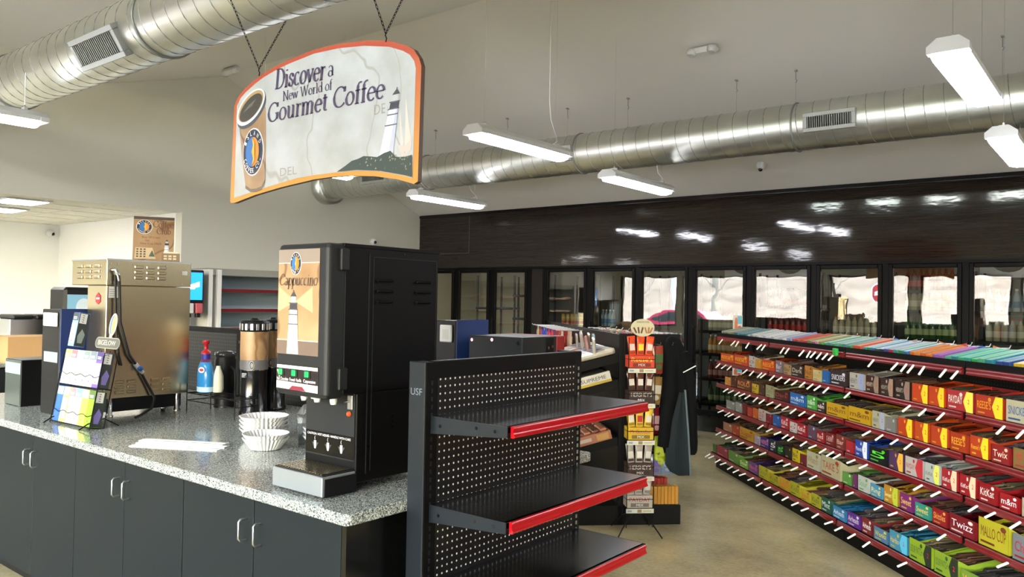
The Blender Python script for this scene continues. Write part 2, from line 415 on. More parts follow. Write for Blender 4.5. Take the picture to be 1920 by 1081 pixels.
def serif(mb, st, x, y, h, m, w=None, z=.0006, shear=.0, T=.1, t=.035, slope=0):
    tot = sum(GL[c][0] for c in st); kx = (w/tot) if w else h*.9; cx = 0
    for c in st:
        adv, strokes = GL[c]
        for P in strokes:
            L = []; Rr = []
            for i, p in enumerate(P):
                a = P[max(0, i-1)]; b = P[min(len(P)-1, i+1)]
                dx, dy = (b[0]-a[0])*kx, (b[1]-a[1])*h; l = math.hypot(dx, dy) or 1
                dx /= l; dy /= l
                ww = (t + (T-t)*abs(dy)**1.6*(1.0 if dx*dy <= .15 or abs(dx) < .15 else .35))*h*.5
                px, py = (cx+p[0])*kx, p[1]*h
                for Q, sg in ((L, 1), (Rr, -1)):
                    qx, qy = px-dy*ww*sg, py+dx*ww*sg
                    Q.append((x+qx+qy*shear, y+qy+(qx)*slope, z))
            n = len(P)
            mb.add(L+Rr, [(i, n+i, n+i+1, i+1) for i in range(n-1)], m)
        cx += adv
def logo(mb, cx, cy, rx, ry, z=.0006, letters=True):
    mb.ell(cx, cy, rx*1.08, ry*1.06, ink('E8E6DC'), z)
    mb.ell(cx, cy, rx, ry, ink('20293C'), z*1.6)
    mb.ell(cx, cy, rx*.66, ry*.66, ink('D98A2B'), z*2.2)
    n = 14; P = [(cx+rx*.66*math.cos(a), cy+ry*.66*math.sin(a)) for a in [PI/2+PI*i/n for i in range(n+1)]]
    P += [(cx+rx*.08, cy-ry*.3), (cx-rx*.08, cy), (cx+rx*.06, cy+ry*.3)]
    mb.poly(P, ink('2F6FB0'), z*2.8)
    mb.poly([(cx-rx*.02, cy+ry*.6), (cx+rx*.1, cy+ry*.25), (cx-rx*.02, cy), (cx+rx*.14, cy-ry*.3), (cx, cy-ry*.62), (cx+rx*.28, cy-ry*.4), (cx+rx*.25, cy+ry*.4)], ink('E6B03A'), z*3.2)
    if letters:
        for st, a0, a1, flip in (('ISLAND', 150, 30, 0), ('COFFEE CO.', 205, 335, 1)):
            for i, ch in enumerate(st):
                if ch == ' ': continue
                a = math.radians(a0+(a1-a0)*i/(len(st)-1)); k = .83
                rot = a-PI/2 if not flip else a+PI/2
                rr = k-(.1 if not flip else -.1)
                mb.text(ch, cx+rx*rr*math.cos(a), cy+ry*rr*math.sin(a), ry*.2, ink('F2F0E8'), rx*.17, z=z*2.4, rot=rot)
def lighthouse(mb, x, y, h, z=.0006, body='E9E9EC', lean=0):
    # x, y = foot centre; the tower narrows upward under a dark lantern
    def q(a, b, w0, w1, c, k=1): mb.poly([(x+lean*a-w0*h, y+a*h), (x+lean*a+w0*h, y+a*h), (x+lean*b+w1*h, y+b*h), (x+lean*b-w1*h, y+b*h)], ink(c), z*k)
    q(0, .7, .15, .095, body); q(.7, .8, .095, .09, '3A3A3E'); q(.8, .9, .06, .06, 'B9B9B4'); q(.9, .97, .08, .015, '3A3A3E'); q(.97, 1, .01, .01, '3A3A3E')
    for a, w in ((.7, .12), (.8, .11), (.47, .125), (.62, .11)): q(a-.012, a+.006, w, w, '55565C', 1.6)
    mb.poly([(x+.04*h, y), (x+.15*h, y), (x+lean*.7+.095*h, y+.7*h), (x+lean*.7+.05*h, y+.7*h)], ink('B9BBC6'), z*1.4)
# ================================================================ THE ROOM
CP = [(9.4, 3.0), (5.75, 4.5), (4.2, 4.05), (1.8, 4.4), (-3, 5.0)]      # ceiling profile (Y, Z)
XL, XR = -9.45, 6.0
def YZ(x): return frame((x, 0, 0), (0, 1, 0), (0, 0, 1))
b = MB(); b.box(-13.2, 6.2, -3.2, 12.2, -.12, 0, 'concrete'); struct(b.build('floor'))
b = MB(YZ(XL-.15)); b.prism(CP+[(-3, 5.12), (1.8, 4.52), (4.2, 4.17), (5.75, 4.62), (9.4, 3.12)], 0, XR-XL+.3, 'ceiling_paint'); struct(b.build('ceiling'))
b = MB(YZ(XL-.15)); b.prism([(5.2, 0), (9.4, 0)]+CP+[(-3, 2.65), (5.2, 2.65)], 0, .15, 'wall_paint'); struct(b.build('wall_left'))
b = MB(YZ(XR)); b.prism([(-3, 0), (9.4, 0)]+CP, 0, .15, 'wall_paint'); struct(b.build('wall_right'))
b = MB(); b.box(-13.2, XL-.15, 5.2, 5.35, 0, 2.65, 'alcove_paint'); struct(b.build('wall_alcove_side'))
b = MB(); b.box(-13.2, -13.05, -3, 5.2, 0, 2.65, 'alcove_paint'); struct(b.build('wall_alcove_back'))
b = MB(); b.box(-13.2, XL-.15, -3, 5.35, 2.65, 2.7, 'tile_white')
for i in range(6): b.box(-13.05+i*.61, -13.035+i*.61, -3, 5.2, 2.644, 2.651, 'white_plastic')
for i in range(13): b.box(-13.05, XL-.16, -2.4+i*.61, -2.385+i*.61, 2.644, 2.651, 'white_plastic')
struct(b.build('ceiling_alcove'))
b = MB()
for x, y in ((-10.0, 3.55), (-11.2, 3.75), (-11.6, 2.4), (-10.2, 1.3)):
    q = MB(); q.box(x-.3, x+.3, y-.24, y+.24, 2.628, 2.644, 'white_plastic'); q.rect(x-.27, x+.27, y-.21, y+.21, 'panel_light', 2.627)
    q.v[-4:] = [q.v[-1], q.v[-2], q.v[-3], q.v[-4]]
    o = thing('ceiling_panel_light', {-10.0: 'bright square ceiling panel light nearest the wall edge in the side room', -11.2: 'bright square ceiling panel light farther into the side room'}.get(x, 'square ceiling panel light toward the %s of the side room' % ('middle' if x < -11 else 'front')), 'ceiling light', (0, 0, 0))
    q.build('light_panel', o)
# front wall with windows toward the forecourt
b = MB(); Y0, Y1 = -3.15, -3.0
b.box(-13.2, 6.15, Y0, Y1, 0, .95, 'wall_paint'); b.box(-13.2, 6.15, Y0, Y1, 2.45, 2.7, 'wall_paint'); b.box(XL-.15, 6.15, Y0, Y1, 2.7, 4.05, 'wall_paint'); b.box(XL-.15, 6.15, Y0, Y1, 4.75, 5.05, 'wall_paint')
wx = [-12.9, -10.75, -8.6, -6.45, -4.3, -2.15, 0, 2.15, 4.0]
cl = [-7.0, -5.6, -4.2, -2.8, -1.4, 0, 1.4]
px = -13.2
for x in wx: b.box(px, x, Y0, Y1, .95, 2.45, 'wall_paint'); px = x+1.95
b.box(px, 6.15, Y0, Y1, .95, 2.45, 'wall_paint')
px = XL-.15
for x in cl: b.box(px, x, Y0, Y1, 4.05, 4.75, 'wall_paint'); px = x+.8
b.box(px, 6.15, Y0, Y1, 4.05, 4.75, 'wall_paint')
struct(b.build('wall_front'))
for i, (x, w, z0, z1) in enumerate([(x, 1.95, .95, 2.45) for x in wx]+[(x, .8, 4.05, 4.75) for x in cl]):
    b = MB(); f = .05
    for a in ((x, x+f, z0, z1), (x+w-f, x+w, z0, z1), (x, x+w, z0, z0+f), (x, x+w, z1-f, z1)): b.box(a[0], a[1], Y0+.03, Y1-.03, a[2], a[3], 'cooler_frame')
    b.add([(x+f, -3.075, z0+f), (x+w-f, -3.075, z0+f), (x+w-f, -3.075, z1-f), (x+f, -3.075, z1-f)], [(0, 1, 2, 3)], 'window_glass')
    struct(b.build('window_%d' % (i+1)))

# cooler wall: fascia, frames, kick
b = MB(); b.box(XL, XR, 9.4, 9.46, 2.12, 3.0, 'fascia_laminate'); struct(b.build('wall_back'))
b = MB(); b.box(XL, XR, 9.385, 9.4, 2.955, 2.99, 'black_gloss'); struct(b.build('trim_1'))
b = MB(); b.box(-8.345, -8.337, 9.396, 9.4, 2.35, 2.95, ink('4A4038')); b.box(XL, -8.34, 9.396, 9.4, 2.35, 2.357, ink('4A4038')); struct(b.build('trim_2'))
b = MB(); b.box(XL, XR, 9.37, 9.46, 2.085, 2.12, 'cooler_frame'); b.box(XL, XR, 9.38, 9.46, 0, .19, 'black_gloss')
LD = [-9.33, -8.59, -7.85, -7.11]; RD = [-6.84+.775*i for i in range(11)]
for x in LD: b.box(x-.04, x+.04, 9.38, 9.46, .19, 2.085, 'cooler_frame')
for x in RD: b.box(x-.03, x+.03, 9.38, 9.46, .19, 2.085, 'cooler_frame')
b.box(-7.07, -6.87, 9.385, 9.46, .19, 2.085, 'brown_laminate'); b.box(.91+.03, XR, 9.385, 9.46, .19, 2.085, 'fascia_laminate')
struct(b.build('trim_3'))
def cooler_door(x0, x1, label, hs):
    t = thing('cooler_door', label, 'cooler door', (x0, 9.40, 0), 0, 'glass doors of the walk-in cooler')
    w = x1-x0; z0, z1, f = .2, 2.08, .045; b = MB()
    for a in ((0, f, z0, z1), (w-f, w, z0, z1), (f, w-f, z0, z0+f+.03), (f, w-f, z1-f, z1)): b.box(a[0], a[1], -.035, .015, a[2], a[3], 'cooler_frame', .006)
    b.build('door_frame', t)
    b = MB(); b.add([(f, 0, z0+.07), (w-f, 0, z0+.07), (w-f, 0, z1-f), (f, 0, z1-f)], [(0, 1, 2, 3)], 'door_glass'); b.build('door_pane', t)
    b = MB(); hx = w-.022 if hs else .022; b.box(hx-.009, hx+.009, -.075, -.06, .85, 1.35, 'chrome' if 0 else 'black_metal', .004); b.box(hx-.007, hx+.007, -.06, -.035, .87, .9, 'black_metal'); b.box(hx-.007, hx+.007, -.06, -.035, 1.3, 1.33, 'black_metal'); b.build('door_handle', t)
for i in range(3): cooler_door(LD[i]+.042, LD[i+1]-.042, '%s narrow glass cooler door from the corner, its bay empty and beige' % ordinal(i), 0)
for i in range(10): cooler_door(RD[i]+.032, RD[i+1]-.032, 'black framed glass cooler door, %s to the right of the brown pillar' % ordinal(i), 0)
for z0, z1, lb in ((1.285, 1.475, 'upper'), (.735, .835, 'lower')):
    b = MB(frame((-3.93, 9.362, z0), (1, 0, 0), (0, 0, 1))); w = .12; h = z1-z0
    b.box(0, w, 0, h, -.002, 0, ink('C9C6BC')); b.rect(.055, w-.005, h*.45, h-.01, ink('5FA9BE'), .001); b.poly([(.02, .01), (.06, .01), (.06, h*.6), (.05, h*.85), (.03, h*.85), (.02, h*.6)], ink('B8643A'), .002); b.ell(.085, h*.2, .025, h*.13, ink('C24A3A'), .002, 14)
    tag(b.build('door_poster'), '%s small drink picture card on the cooler door frame beyond the candy' % lb, 'poster')
# inside the cooler
b = MB(); b.box(XL-.1, 6.1, 12.0, 12.1, 0, 2.7, 'cooler_grey'); struct(b.build('wall_cooler'))
b = MB(); b.box(XL-.1, XL, 9.46, 12, 0, 2.7, 'cooler_wall'); b.box(-7.0, -6.95, 9.5, 12, 0, 2.7, 'cooler_wall'); b.box(XR, XR+.1, 9.46, 12, 0, 2.7, 'cooler_wall'); b.box(XL, -7, 11.0, 11.05, 0, 2.7, 'cooler_wall'); struct(b.build('wall_cooler_side'))
b = MB(); b.box(XL-.1, 6.1, 9.46, 12.1, 2.6, 2.7, 'cooler_wall'); struct(b.build('ceiling_cooler'))
for x, lb in ((-4.2, 'grey evaporator unit with two round fans behind the fourth cooler door'), (-.9, 'grey evaporator unit with round fans at the right end of the cooler')):
    t = thing('evaporator_unit', lb, 'cooling unit', (x, 11.2, 2.1)); b = MB(); b.box(-.65, .65, 0, .4, -.12, .45, 'steel_plate', .01); b.build('housing', t)
    for s in (-.33, .33):
        b = MB(frame((s, -.002, .18), (1, 0, 0), (0, 0, 1))); b.ell(0, 0, .22, .22, 'black_plastic'); b.tube([(.22*math.cos(a), .22*math.sin(a), .006) for a in [PI*i/12 for i in range(24)]], .008, 'dark_grey', 5, True)
        for a in range(4):
            c, d = math.cos(a*PI/2), math.sin(a*PI/2); b.poly([(0, 0), (.19*c-.06*d, .19*d+.06*c), (.2*c+.05*d, .2*d-.05*c)], 'dark_grey', .003)
        b.build('fan', t)
LAMPX = [-8.59, -7.85]+RD[1:10]
for i, x in enumerate(LAMPX):
    b = MB(); b.box(x-.012, x+.012, 9.465, 9.485, .35, 1.95, 'led_light' if x < -7 else 'led_dim')
    tag(b.build('light_strip'), 'slim vertical light strip behind the %s cooler door frame' % ordinal(i), 'light strip', 'light strips inside the cooler')
# ---- shelving and drinks inside the cooler
def rack(x0, x1, zs, label):
    t = thing('cooler_shelving', label, 'shelving', (x0, 9.56, 0)); w = x1-x0
    for x in (.02, w-.02):
        for y in (0, .6):
            b = MB(); b.box(x-.012, x+.012, y-.012, y+.012, 0, 2.0, 'dark_grey'); b.build('post', t)
    for z in zs:
        b = MB(); b.box(.0, w, -.02, .62, z-.035, z, 'black_plastic'); b.build('shelf', t)
def bottle(kind):
    b = MB(); k = kind
    if k == 'can': b.lathe([(.026, 0), (.031, .008), (.031, .148), (.024, .16)], ink('E3B92E'), 12); b.lathe([(.0315, .02), (.0315, .06)], ink('D2452C'), 12, caps=(0, 0)); b.lathe([(.0315, .09), (.0315, .12)], ink('F1DE7A'), 12, caps=(0, 0)); b.lathe([(.024, .16), (.022, .163)], 'steel_plate', 10); return b
    liq, lab, cap = {'juice': ('C9873E', 'E9D2A8', 'E8E8E0'), 'pink': ('8E4B3A', 'E0A79C', 'D8D8D0'), 'red': ('6F1F1C', 'C9362E', '8A1714'), 'green': ('3E6B3A', 'B7C995', '2C5A2A'), 'water': ('A9C3CF', '5C86B5', 'E9ECEE'), 'dark': ('2A1712', 'A4241E', '9A1713'), 'pale': ('B9B69A', 'E3DFC8', 'C94A3A')}[k]
    b.lathe([(.03, 0), (.033, .01), (.033, .13), (.03, .16), (.014, .2), (.012, .215)], gl(liq), 12)
    b.lathe([(.0337, .04), (.0337, .105)], ink(lab), 12, caps=(0, 0)); b.lathe([(.015, .215), (.015, .235)], ink(cap), 10)
    return b
BP = {k: bottle(k).build('drink_'+('can' if k == 'can' else 'bottle'), None, (0, 0, -9)) for k in ('can', 'juice', 'pink', 'red', 'green', 'water', 'dark', 'pale')}
BL = {'can': 'yellow drink can', 'juice': 'amber juice bottle with cream label', 'pink': 'brown drink bottle with pink label', 'red': 'red drink bottle', 'green': 'green drink bottle with pale label', 'water': 'clear water bottle with blue label', 'dark': 'dark cola bottle with red label', 'pale': 'pale drink bottle with cream label'}
used = set()
def drinks(di, si, kind, n, x0, x1, z, word):
    for i in range(n):
        x = x0+(x1-x0)*(i+.5)/n
        lb = '%s, %s shelf behind %s door from the pillar' % (BL[kind], word, ordinal(di))
        g = '%s, %s shelf, %s door' % (BL[kind], word, ordinal(di))
        if kind not in used: used.add(kind); o = BP[kind]; o.location = (x, 9.62, z); tag(o, lb, 'can' if kind == 'can' else 'bottle', g)
        else: o = dup(BP[kind], (x, 9.62, z), None, lb, g)
SH = [('lowest', .34), ('second lowest', .66), ('third lowest', .98), ('middle', 1.27), ('second highest', 1.58), ('highest', 1.8)]
plan = {0: [(3, 'can', 7)], 1: [(3, 'water', 4), (2, 'water', 8)], 2: [(2, 'pink', 8)],
        3: [(1, 'pink', 8), (2, 'juice', 9), (0, 'green', 7), (3, 'pale', 9)], 4: [(3, 'red', 8), (4, 'dark', 8)], 5: [(3, 'pale', 8)],
        6: [(5, 'red', 9), (4, 'pale', 9), (3, 'green', 9), (2, 'green', 9)], 7: [(3, 'pale', 8), (4, 'water', 7)]}
for di in range(8):
    x0, x1 = RD[di]+.05, RD[di+1]-.05
    lv = sorted({s for s, _, _ in plan[di]}); rack(x0, x1, [SH[s][1] for s in lv] + ([] if 0 in lv else [.34]), 'black wire shelving inside the cooler behind the %s door right of the pillar' % ordinal(di))
    for s, k, n in plan[di]:
        a0, a1 = (x0+.1, x1-.02) if di != 1 else (x0+.02, x0+.05*(n+1))
        drinks(di, s, k, n, a0, a1, SH[s][1]+.001, SH[s][0])
rack(-8.3, -7.9, [.5, 1.0, 1.5], 'empty wire shelving in the beige bay behind the second corner door')
rack(-7.55, -7.15, [.45, .95, 1.35, 1.7], 'empty wire shelving in the beige bay beside the brown pillar')

# ================================================================ OUTSIDE, seen mirrored in the doors
b = MB(); b.box(-70, 50, -90, -3.2, -.12, -.02, 'asphalt'); struct(b.build('ground'))
b = MB(); R = []
for i in range(14):
    R.append([(-70+6*j, -30-2*i, -.1+9*(1-math.cos(PI*i/13))/2*(1.0 if j < 9 else max(0, 1-(j-9)*.25))+random.uniform(-.15, .15)) for j in range(15)])
b.rings([r[::-1] for r in R], 'hill_grass', False, (0, 0)); struct(b.build('hillside'))
for i, (x, y) in enumerate(((-15.6, -12), (-19.5, -16), (-12, -19))):
    t = thing('light_pole', 'white light pole outside, %s along the forecourt' % ordinal(i), 'pole', (x, y, -.02)); b = MB(); b.lathe([(.2, 0), (.2, .3), (.11, .32), (.09, 6)], 'white_plastic', 12); b.build('pole', t); b = MB(); b.box(-.9, .9, -.15, .15, 6, 6.15, 'white_plastic', .02); b.build('lamp_head', t)
for i, (x, y, h) in enumerate(((-24, -24, 6), (-20, -26, 7), (-29, -25, 6.5), (-14, -27, 5.5))):
    t = thing('bare_tree', 'bare pale tree on the hillside, %s from the left outside' % ordinal(i), 'tree', (x, y, -.1)); b = MB(); b.tube([(0, 0, 0), (.1, 0, h*.4), (-.05, 0, h*.7), (.1, 0, h)], [.16, .12, .08, .02], ink('A89C88'), 7)
    for k in range(12):
        a = k*2.4; z = h*(.35+.05*k); b.tube([(0, 0, z), (.9*math.cos(a), .9*math.sin(a), z+.8), (1.4*math.cos(a), 1.4*math.sin(a), z+1.6)], [.05, .03, .01], ink('A89C88'), 5)
    b.build('trunk', t)
t = thing('filling_station', 'low station building with red canopy across the forecourt', 'building', (-15, -55, -.02))
b = MB(); b.box(-8, 8, -6, 0, 0, 3.6, ink('D9C7A8')); b.build('building_wall', t); b = MB(); b.box(-9, 9, -7, 3, 3.2, 4.5, ink('C81E28')); b.build('canopy', t)
for x in (-8, -3, 3, 8): b = MB(); b.box(x-.2, x+.2, 2, 2.4, 0, 3.2, 'white_plastic'); b.build('canopy_post', t)
t = thing('parked_car', 'magenta red parked car on the forecourt', 'car', (-13.5, -9.5, -.02), 0)
b = MB(frame((0, .85, 0), (1, 0, 0), (0, 0, 1))); b.prism([(-2.1, .3), (2.1, .3), (2.15, .75), (1.2, .95), (.6, 1.35), (-.8, 1.38), (-1.6, .98), (-2.15, .85)], 0, 1.7, gl('C22A50')); b.build('car_body', t)
b = MB(frame((0, .86, 0), (1, 0, 0), (0, 0, 1))); b.prism([(1.0, .97), (.52, 1.28), (-.72, 1.3), (-1.35, .99)], 0, 1.72, gl('20262C')); b.build('car_window', t)
for x in (-1.35, 1.35):
    for y in (-.85, .68): b = MB(); b.cyl((x, y, .33), (x, y+.18, .33), .33, 'rubber', 16); b.build('wheel', t)
t = thing('road_sign', 'round red and white road sign on a post outside', 'sign', (-6.6, -9, -.02)); b = MB(); b.tube([(0, 0, 0), (0, 0, 2.4)], .03, 'steel_plate', 8); b.build('post', t)
b = MB(frame((0, .04, 2.1), (-1, 0, 0), (0, 0, 1))); b.ell(0, 0, .35, .35, ink('E4E4E4')); b.ell(0, 0, .3, .3, ink('B5232B'), .003); b.rect(-.2, .2, -.07, .07, ink('E4E4E4'), .006); b.build('sign_face', t)

# ================================================================ DUCTS, LIGHTS, CEILING THINGS
def vent(parent, x0, x1, yc, zc, R, ang, hh, n):
    c, s = math.cos(ang), math.sin(ang)
    # plate frame: x along duct, y up, normal toward the aisle and down by ang
    o = (0, yc-(R-.012)*c, zc-(R-.012)*s)
    b = MB(frame(o, (1, 0, 0), (0, -s, c))); f = .035
    for a in ((x0, x1, -hh, -hh+f), (x0, x1, hh-f, hh), (x0, x0+f, -hh+f, hh-f), (x1-f, x1, -hh+f, hh-f)): b.box(a[0], a[1], a[2], a[3], -.03, .045, 'vent_metal', .003)
    b.rect(x0+f, x1-f, -hh+f, hh-f, 'black_plastic', .012)
    g = b.build('vent_grille', parent)
    b = MB(frame(o, (1, 0, 0), (0, -s, c)))
    for i in range(n):
        x = x0+f+(x1-x0-2*f)*(i+.5)/n; b.box(x-.003, x+.003, -hh+f, hh-f, .014, .04, 'duct_seam')
    b.build('slats', g)
def duct(label, x0, x1, yc, zc, R, pitch, vents, ang, hh):
    t = thing('spiral_duct', label, 'duct', (0, 0, 0), 0, 'round spiral ventilation ducts')
    b = MB(YZ(0)); n = 40; NR = int((x1-x0)/.5)+1
    b.rings([[(yc+R*math.cos(2*PI*i/n), zc+R*math.sin(2*PI*i/n), x0+(x1-x0)*k/NR) for i in range(n)] for k in range(NR+1)], 'duct_metal'); b.build('duct_tube', t)
    b = MB(); N = int((x1-x0)/pitch)*20
    b.tube([(x0+(x1-x0)*i/N, yc+(R+.001)*math.cos(2*PI*i/20), zc+(R+.001)*math.sin(2*PI*i/20)) for i in range(N+1)], .0032, 'duct_seam', 4); b.build('spiral_seam', t)
    for v in vents: vent(t, v[0], v[1], yc, zc, R, ang, hh, v[2])
    for jx in [x for x in (-7.3, -4.9, -2.5, -.1, 2.3, 4.7) if x0 < x < x1]:
        b = MB(); b.tube([(jx, yc+(R+.004)*math.cos(a), zc+(R+.004)*math.sin(a)) for a in [2*PI*i/32 for i in range(32)]], .009, 'duct_seam', 6, True); b.build('joint_band', t)
    return t
dr = duct('long silver spiral duct under the sloping ceiling above the cooler aisle', -9.3, 5.9, 7.42, 3.27, .219, .15, [(-2.38, -1.93, 20), (-5.2, -4.9, 14), (-8.38, -7.88, 18)], .09, .085)
b = MB(YZ(0)); b.rings([[(7.42+r*math.cos(2*PI*i/40), 3.24+r*math.sin(2*PI*i/40), x) for i in range(40)] for x, r in ((-9.44, .26), (-9.28, .26), (-9.27, .22))], 'duct_metal'); b.build('end_collar', dr)
dl = duct('large silver spiral duct near the camera at upper left', -13.0+3.6, 5.9, 2.56, 3.35, .219, .15, [(-5.72, -5.1, 22)], .56, .105)
def hanger(x, y, zt, zb, lab):
    b = MB(); b.box(x-.012, x+.012, y-.02, y+.02, zt-.012, zt, 'cooler_grey'); b.tube([(x, y, zt-.01), (x, y, zt-.09), (x+.012, y, zt-.1), (x, y, zt-.12)], .004, 'cooler_grey', 5); b.tube([(x, y, zt-.12), (x, y, zb)], .0012, 'cooler_grey', 4)
    tag(b.build('duct_hanger'), lab, 'hanger', 'wire hangers above the cooler aisle duct')
def ceil_z(y):
    for (a, za), (c, zc) in zip(CP, CP[1:]):
        if c <= y <= a: return zc+(za-zc)*(y-c)/(a-c)
    return 5.0
for i, x in enumerate((-7.2, -6.0, -5.12, -4.33, -3.11, -2.53, -.87)): hanger(x, 7.42, ceil_z(7.42), 3.49, 'thin wire hanger above the aisle duct, %s from the far end' % ordinal(i))
def hang_z(y):
    for yc, zc in ((7.42, 3.27), (2.56, 3.35)):
        if abs(y-yc) < .219: return zc-math.sqrt(.219**2-(y-yc)**2)
    return ceil_z(y)
def fixture(x, y0, zl, label, wires=(1, 1), cord=False):
    L = 1.24; zc = hang_z; t = thing('strip_light', label, 'ceiling light', (x, y0, zl), 0, 'hanging fluorescent strip lights')
    w = .098
    P = [(-w, .0), (w, .0), (w, .035), (.05, .075), (-.05, .075), (-w, .035)]
    b = MB(frame((0, .05, 0), (1, 0, 0), (0, 0, 1))); b.prism([(p[0]*.93, p[1]) for p in P], -(L-.1), 0, 'white_plastic'); b.build('housing', t)
    for y in (0, L-.06):
        b = MB(frame((0, y, 0), (1, 0, 0), (0, 0, 1))); b.prism([(p[0], p[1]-.004) for p in P], -.06, 0, 'white_plastic'); b.build('end_cap', t)
    b = MB(frame((0, .06, 0), (1, 0, 0), (0, 0, 1))); b.prism([(-w+.008, -.001), (-w+.02, -.03), (-.03, -.042), (.03, -.042), (w-.02, -.03), (w-.008, -.001)], -(L-.12), 0, 'tube_light'); b.build('lens', t)
    for y in (.14, L-.14):
        b = MB(); b.box(-.03, .03, y-.012, y+.012, .075, .1, 'white_plastic'); b.box(-.006, .006, y-.006, y+.006, .09, .115, 'steel_plate')
        h = zc(y0+y)-zl; b.tube([(0, y, .11), (0, y, h)], .0014, 'steel_plate', 4); b.build('hanging_wire', t)
    if cord:
        h = zc(y0+L-.2)-zl; b = MB(); b.tube([(0, L-.2, .08), (.02, L-.14, .12), (-.01, L-.2, min(.3, h*.7)), (0, L-.24, min(.45, h-.01)), (0, L-.24, h)], .004, 'white_plastic', 5); h > .4 and b.lathe([(.06, h-.035), (.06, h)], 'white_plastic', 14, (0, L-.24, 0)); b.build('power_cord', t)
fixture(-4.0, 4.52, 2.88, 'large lit strip light hanging right of the coffee sign', cord=True)
fixture(-3.97, 6.42, 2.80, 'lit strip light hanging in front of the cooler aisle duct, middle one', cord=True)
fixture(-6.62, 6.45, 2.81, 'lit strip light hanging low near the far corner', cord=True)
fixture(-6.6, 4.3, 2.9, 'lit strip light half hidden behind the coffee sign')
fixture(-.76, 4.45, 2.9, 'very bright strip light hanging at the upper right corner')
fixture(-.74, 6.25, 2.78, 'bright strip light hanging at the right edge before the cooler fascia')
fixture(-6.6, 1.26, 2.9, 'lit strip light hanging at the left edge under the large duct')
for i, (x, y) in enumerate(((2.0, 4.5), (2.0, 6.4), (2.0, .6), (-.9, -1.6), (-3.85, -1.6), (-6.6, -1.6))): fixture(x, y, 2.9, 'strip light added for light over the unseen front part of the shop, %s' % ordinal(i))  # unseen fixtures, added to bring more light into the room
# emergency light, cameras
def emergency(loc, nrm_y, label):
    t = thing('emergency_light', label, 'emergency light', loc); t.rotation_euler = (nrm_y, 0, 0)
    b = MB(); b.box(-.15, .15, -.05, .05, -.07, 0, 'white_plastic', .03); b.build('case', t)
    for s in (-.1, .1):
        b = MB(); b.lathe([(.02, -.09), (.045, -.07), (.045, -.03), (.02, -.02)], 'white_plastic', 14, (s, -.02, 0)); b.ell(s, -.02, .03, .03, 'steel_plate', -.092); b.build('lamp_head', t)
emergency((-3.22, 6.9, ceil_z(6.9)-.01), -math.atan(.411), 'white twin-head emergency light on the sloping ceiling')
emergency((-8.6, 5.3, ceil_z(5.3)-.01), .3, 'small white twin-head emergency light near the ridge beside the large duct')
def camera_dome(loc, rx, label):
    t = thing('security_camera', label, 'security camera', loc); t.rotation_euler = rx
    b = MB(); b.lathe([(.035, -.07), (.05, -.055), (.055, 0)], 'white_plastic', 16); b.build('camera_body', t); b = MB(); b.ball((0, 0, -.068), .026, 'black_gloss', 12); b.build('camera_eye', t)
camera_dome((-3.4, 8.85, ceil_z(8.85)-.005), (-.39, 0, 0), 'small round security camera on the ceiling above the dark fascia')
camera_dome((XL+.0, 8.36, 2.5), (0, -1.35, 0), 'small round security camera on the pale wall beside the dark fascia')
camera_dome((-13.04, 5.05, 2.53), (.5, -1.1, 0), 'small security camera in the corner of the side room')
# ================================================================ COFFEE COUNTER
CX = -2.03; CT = .89
b = MB(); P = [(-6.3, 1.71)]
for a in range(-90, 1, 15): P.append((CX-.03+.03*math.cos(math.radians(a)), 1.74+.03*math.sin(math.radians(a))))
for a in range(0, 91, 15): P.append((CX-.03+.03*math.cos(math.radians(a)), 3.17+.03*math.sin(math.radians(a))))
P.append((-6.3, 3.2)); R = []
for o, z in ((.004, .850), (0, .854), (0, .886), (.004, .89)):
    R.append([(x-(o if x > -3 else 0), min(max(y, 1.71+o), 3.2-o), z) for x, y in P])
b.rings(R, 'granite', smooth=False)
tag(b.build('countertop'), 'speckled grey granite countertop under the coffee machines', 'countertop')
b = MB(); b.box(-6.2, -2.12, 1.82, 3.1, 0, .1, 'black_plastic'); tag(b.build('plinth'), 'dark recessed plinth under the black coffee cabinets', 'plinth')
def cabinet(x0, x1, label):
    t = thing('base_cabinet', label, 'cabinet', (x0, 1.735, 0), 0, 'black coffee counter cabinets'); w = x1-x0; xm = w/2
    b = MB(); b.box(.002, w-.002, .022, 1.36, .1, .85, 'black_plastic'); b.build('cabinet_body', t)
    for i, (a, c) in enumerate(((.003, xm-.0025), (xm+.0025, w-.003))):
        d = MB(); d.box(a, c, 0, .02, .103, .845, 'black_laminate', .0015); d = d.build('cabinet_door', t)
        h = MB(); hx = (c-.045) if i == 0 else (a+.045)
        h.tube([(hx, 0, .685), (hx, -.026, .685), (hx, -.033, .693), (hx, -.033, .757), (hx, -.026, .765), (hx, 0, .765)], .0045, 'steel_plate', 7); h.build('door_handle', d)
cabinet(-6.11, -5.105, 'black cabinet under the counter beyond the left edge')
cabinet(-5.105, -4.1, 'black double cabinet at the left end of the counter')
cabinet(-4.1, -3.09, 'black double cabinet below the white paper strips')
cabinet(-3.09, -2.085, 'black double cabinet below the cappuccino machine')
b = MB(); b.box(-2.083, -2.06, 1.735, 3.12, 0, .85, 'black_gloss'); tag(b.build('end_panel'), 'glossy black end panel closing the coffee counter', 'panel')

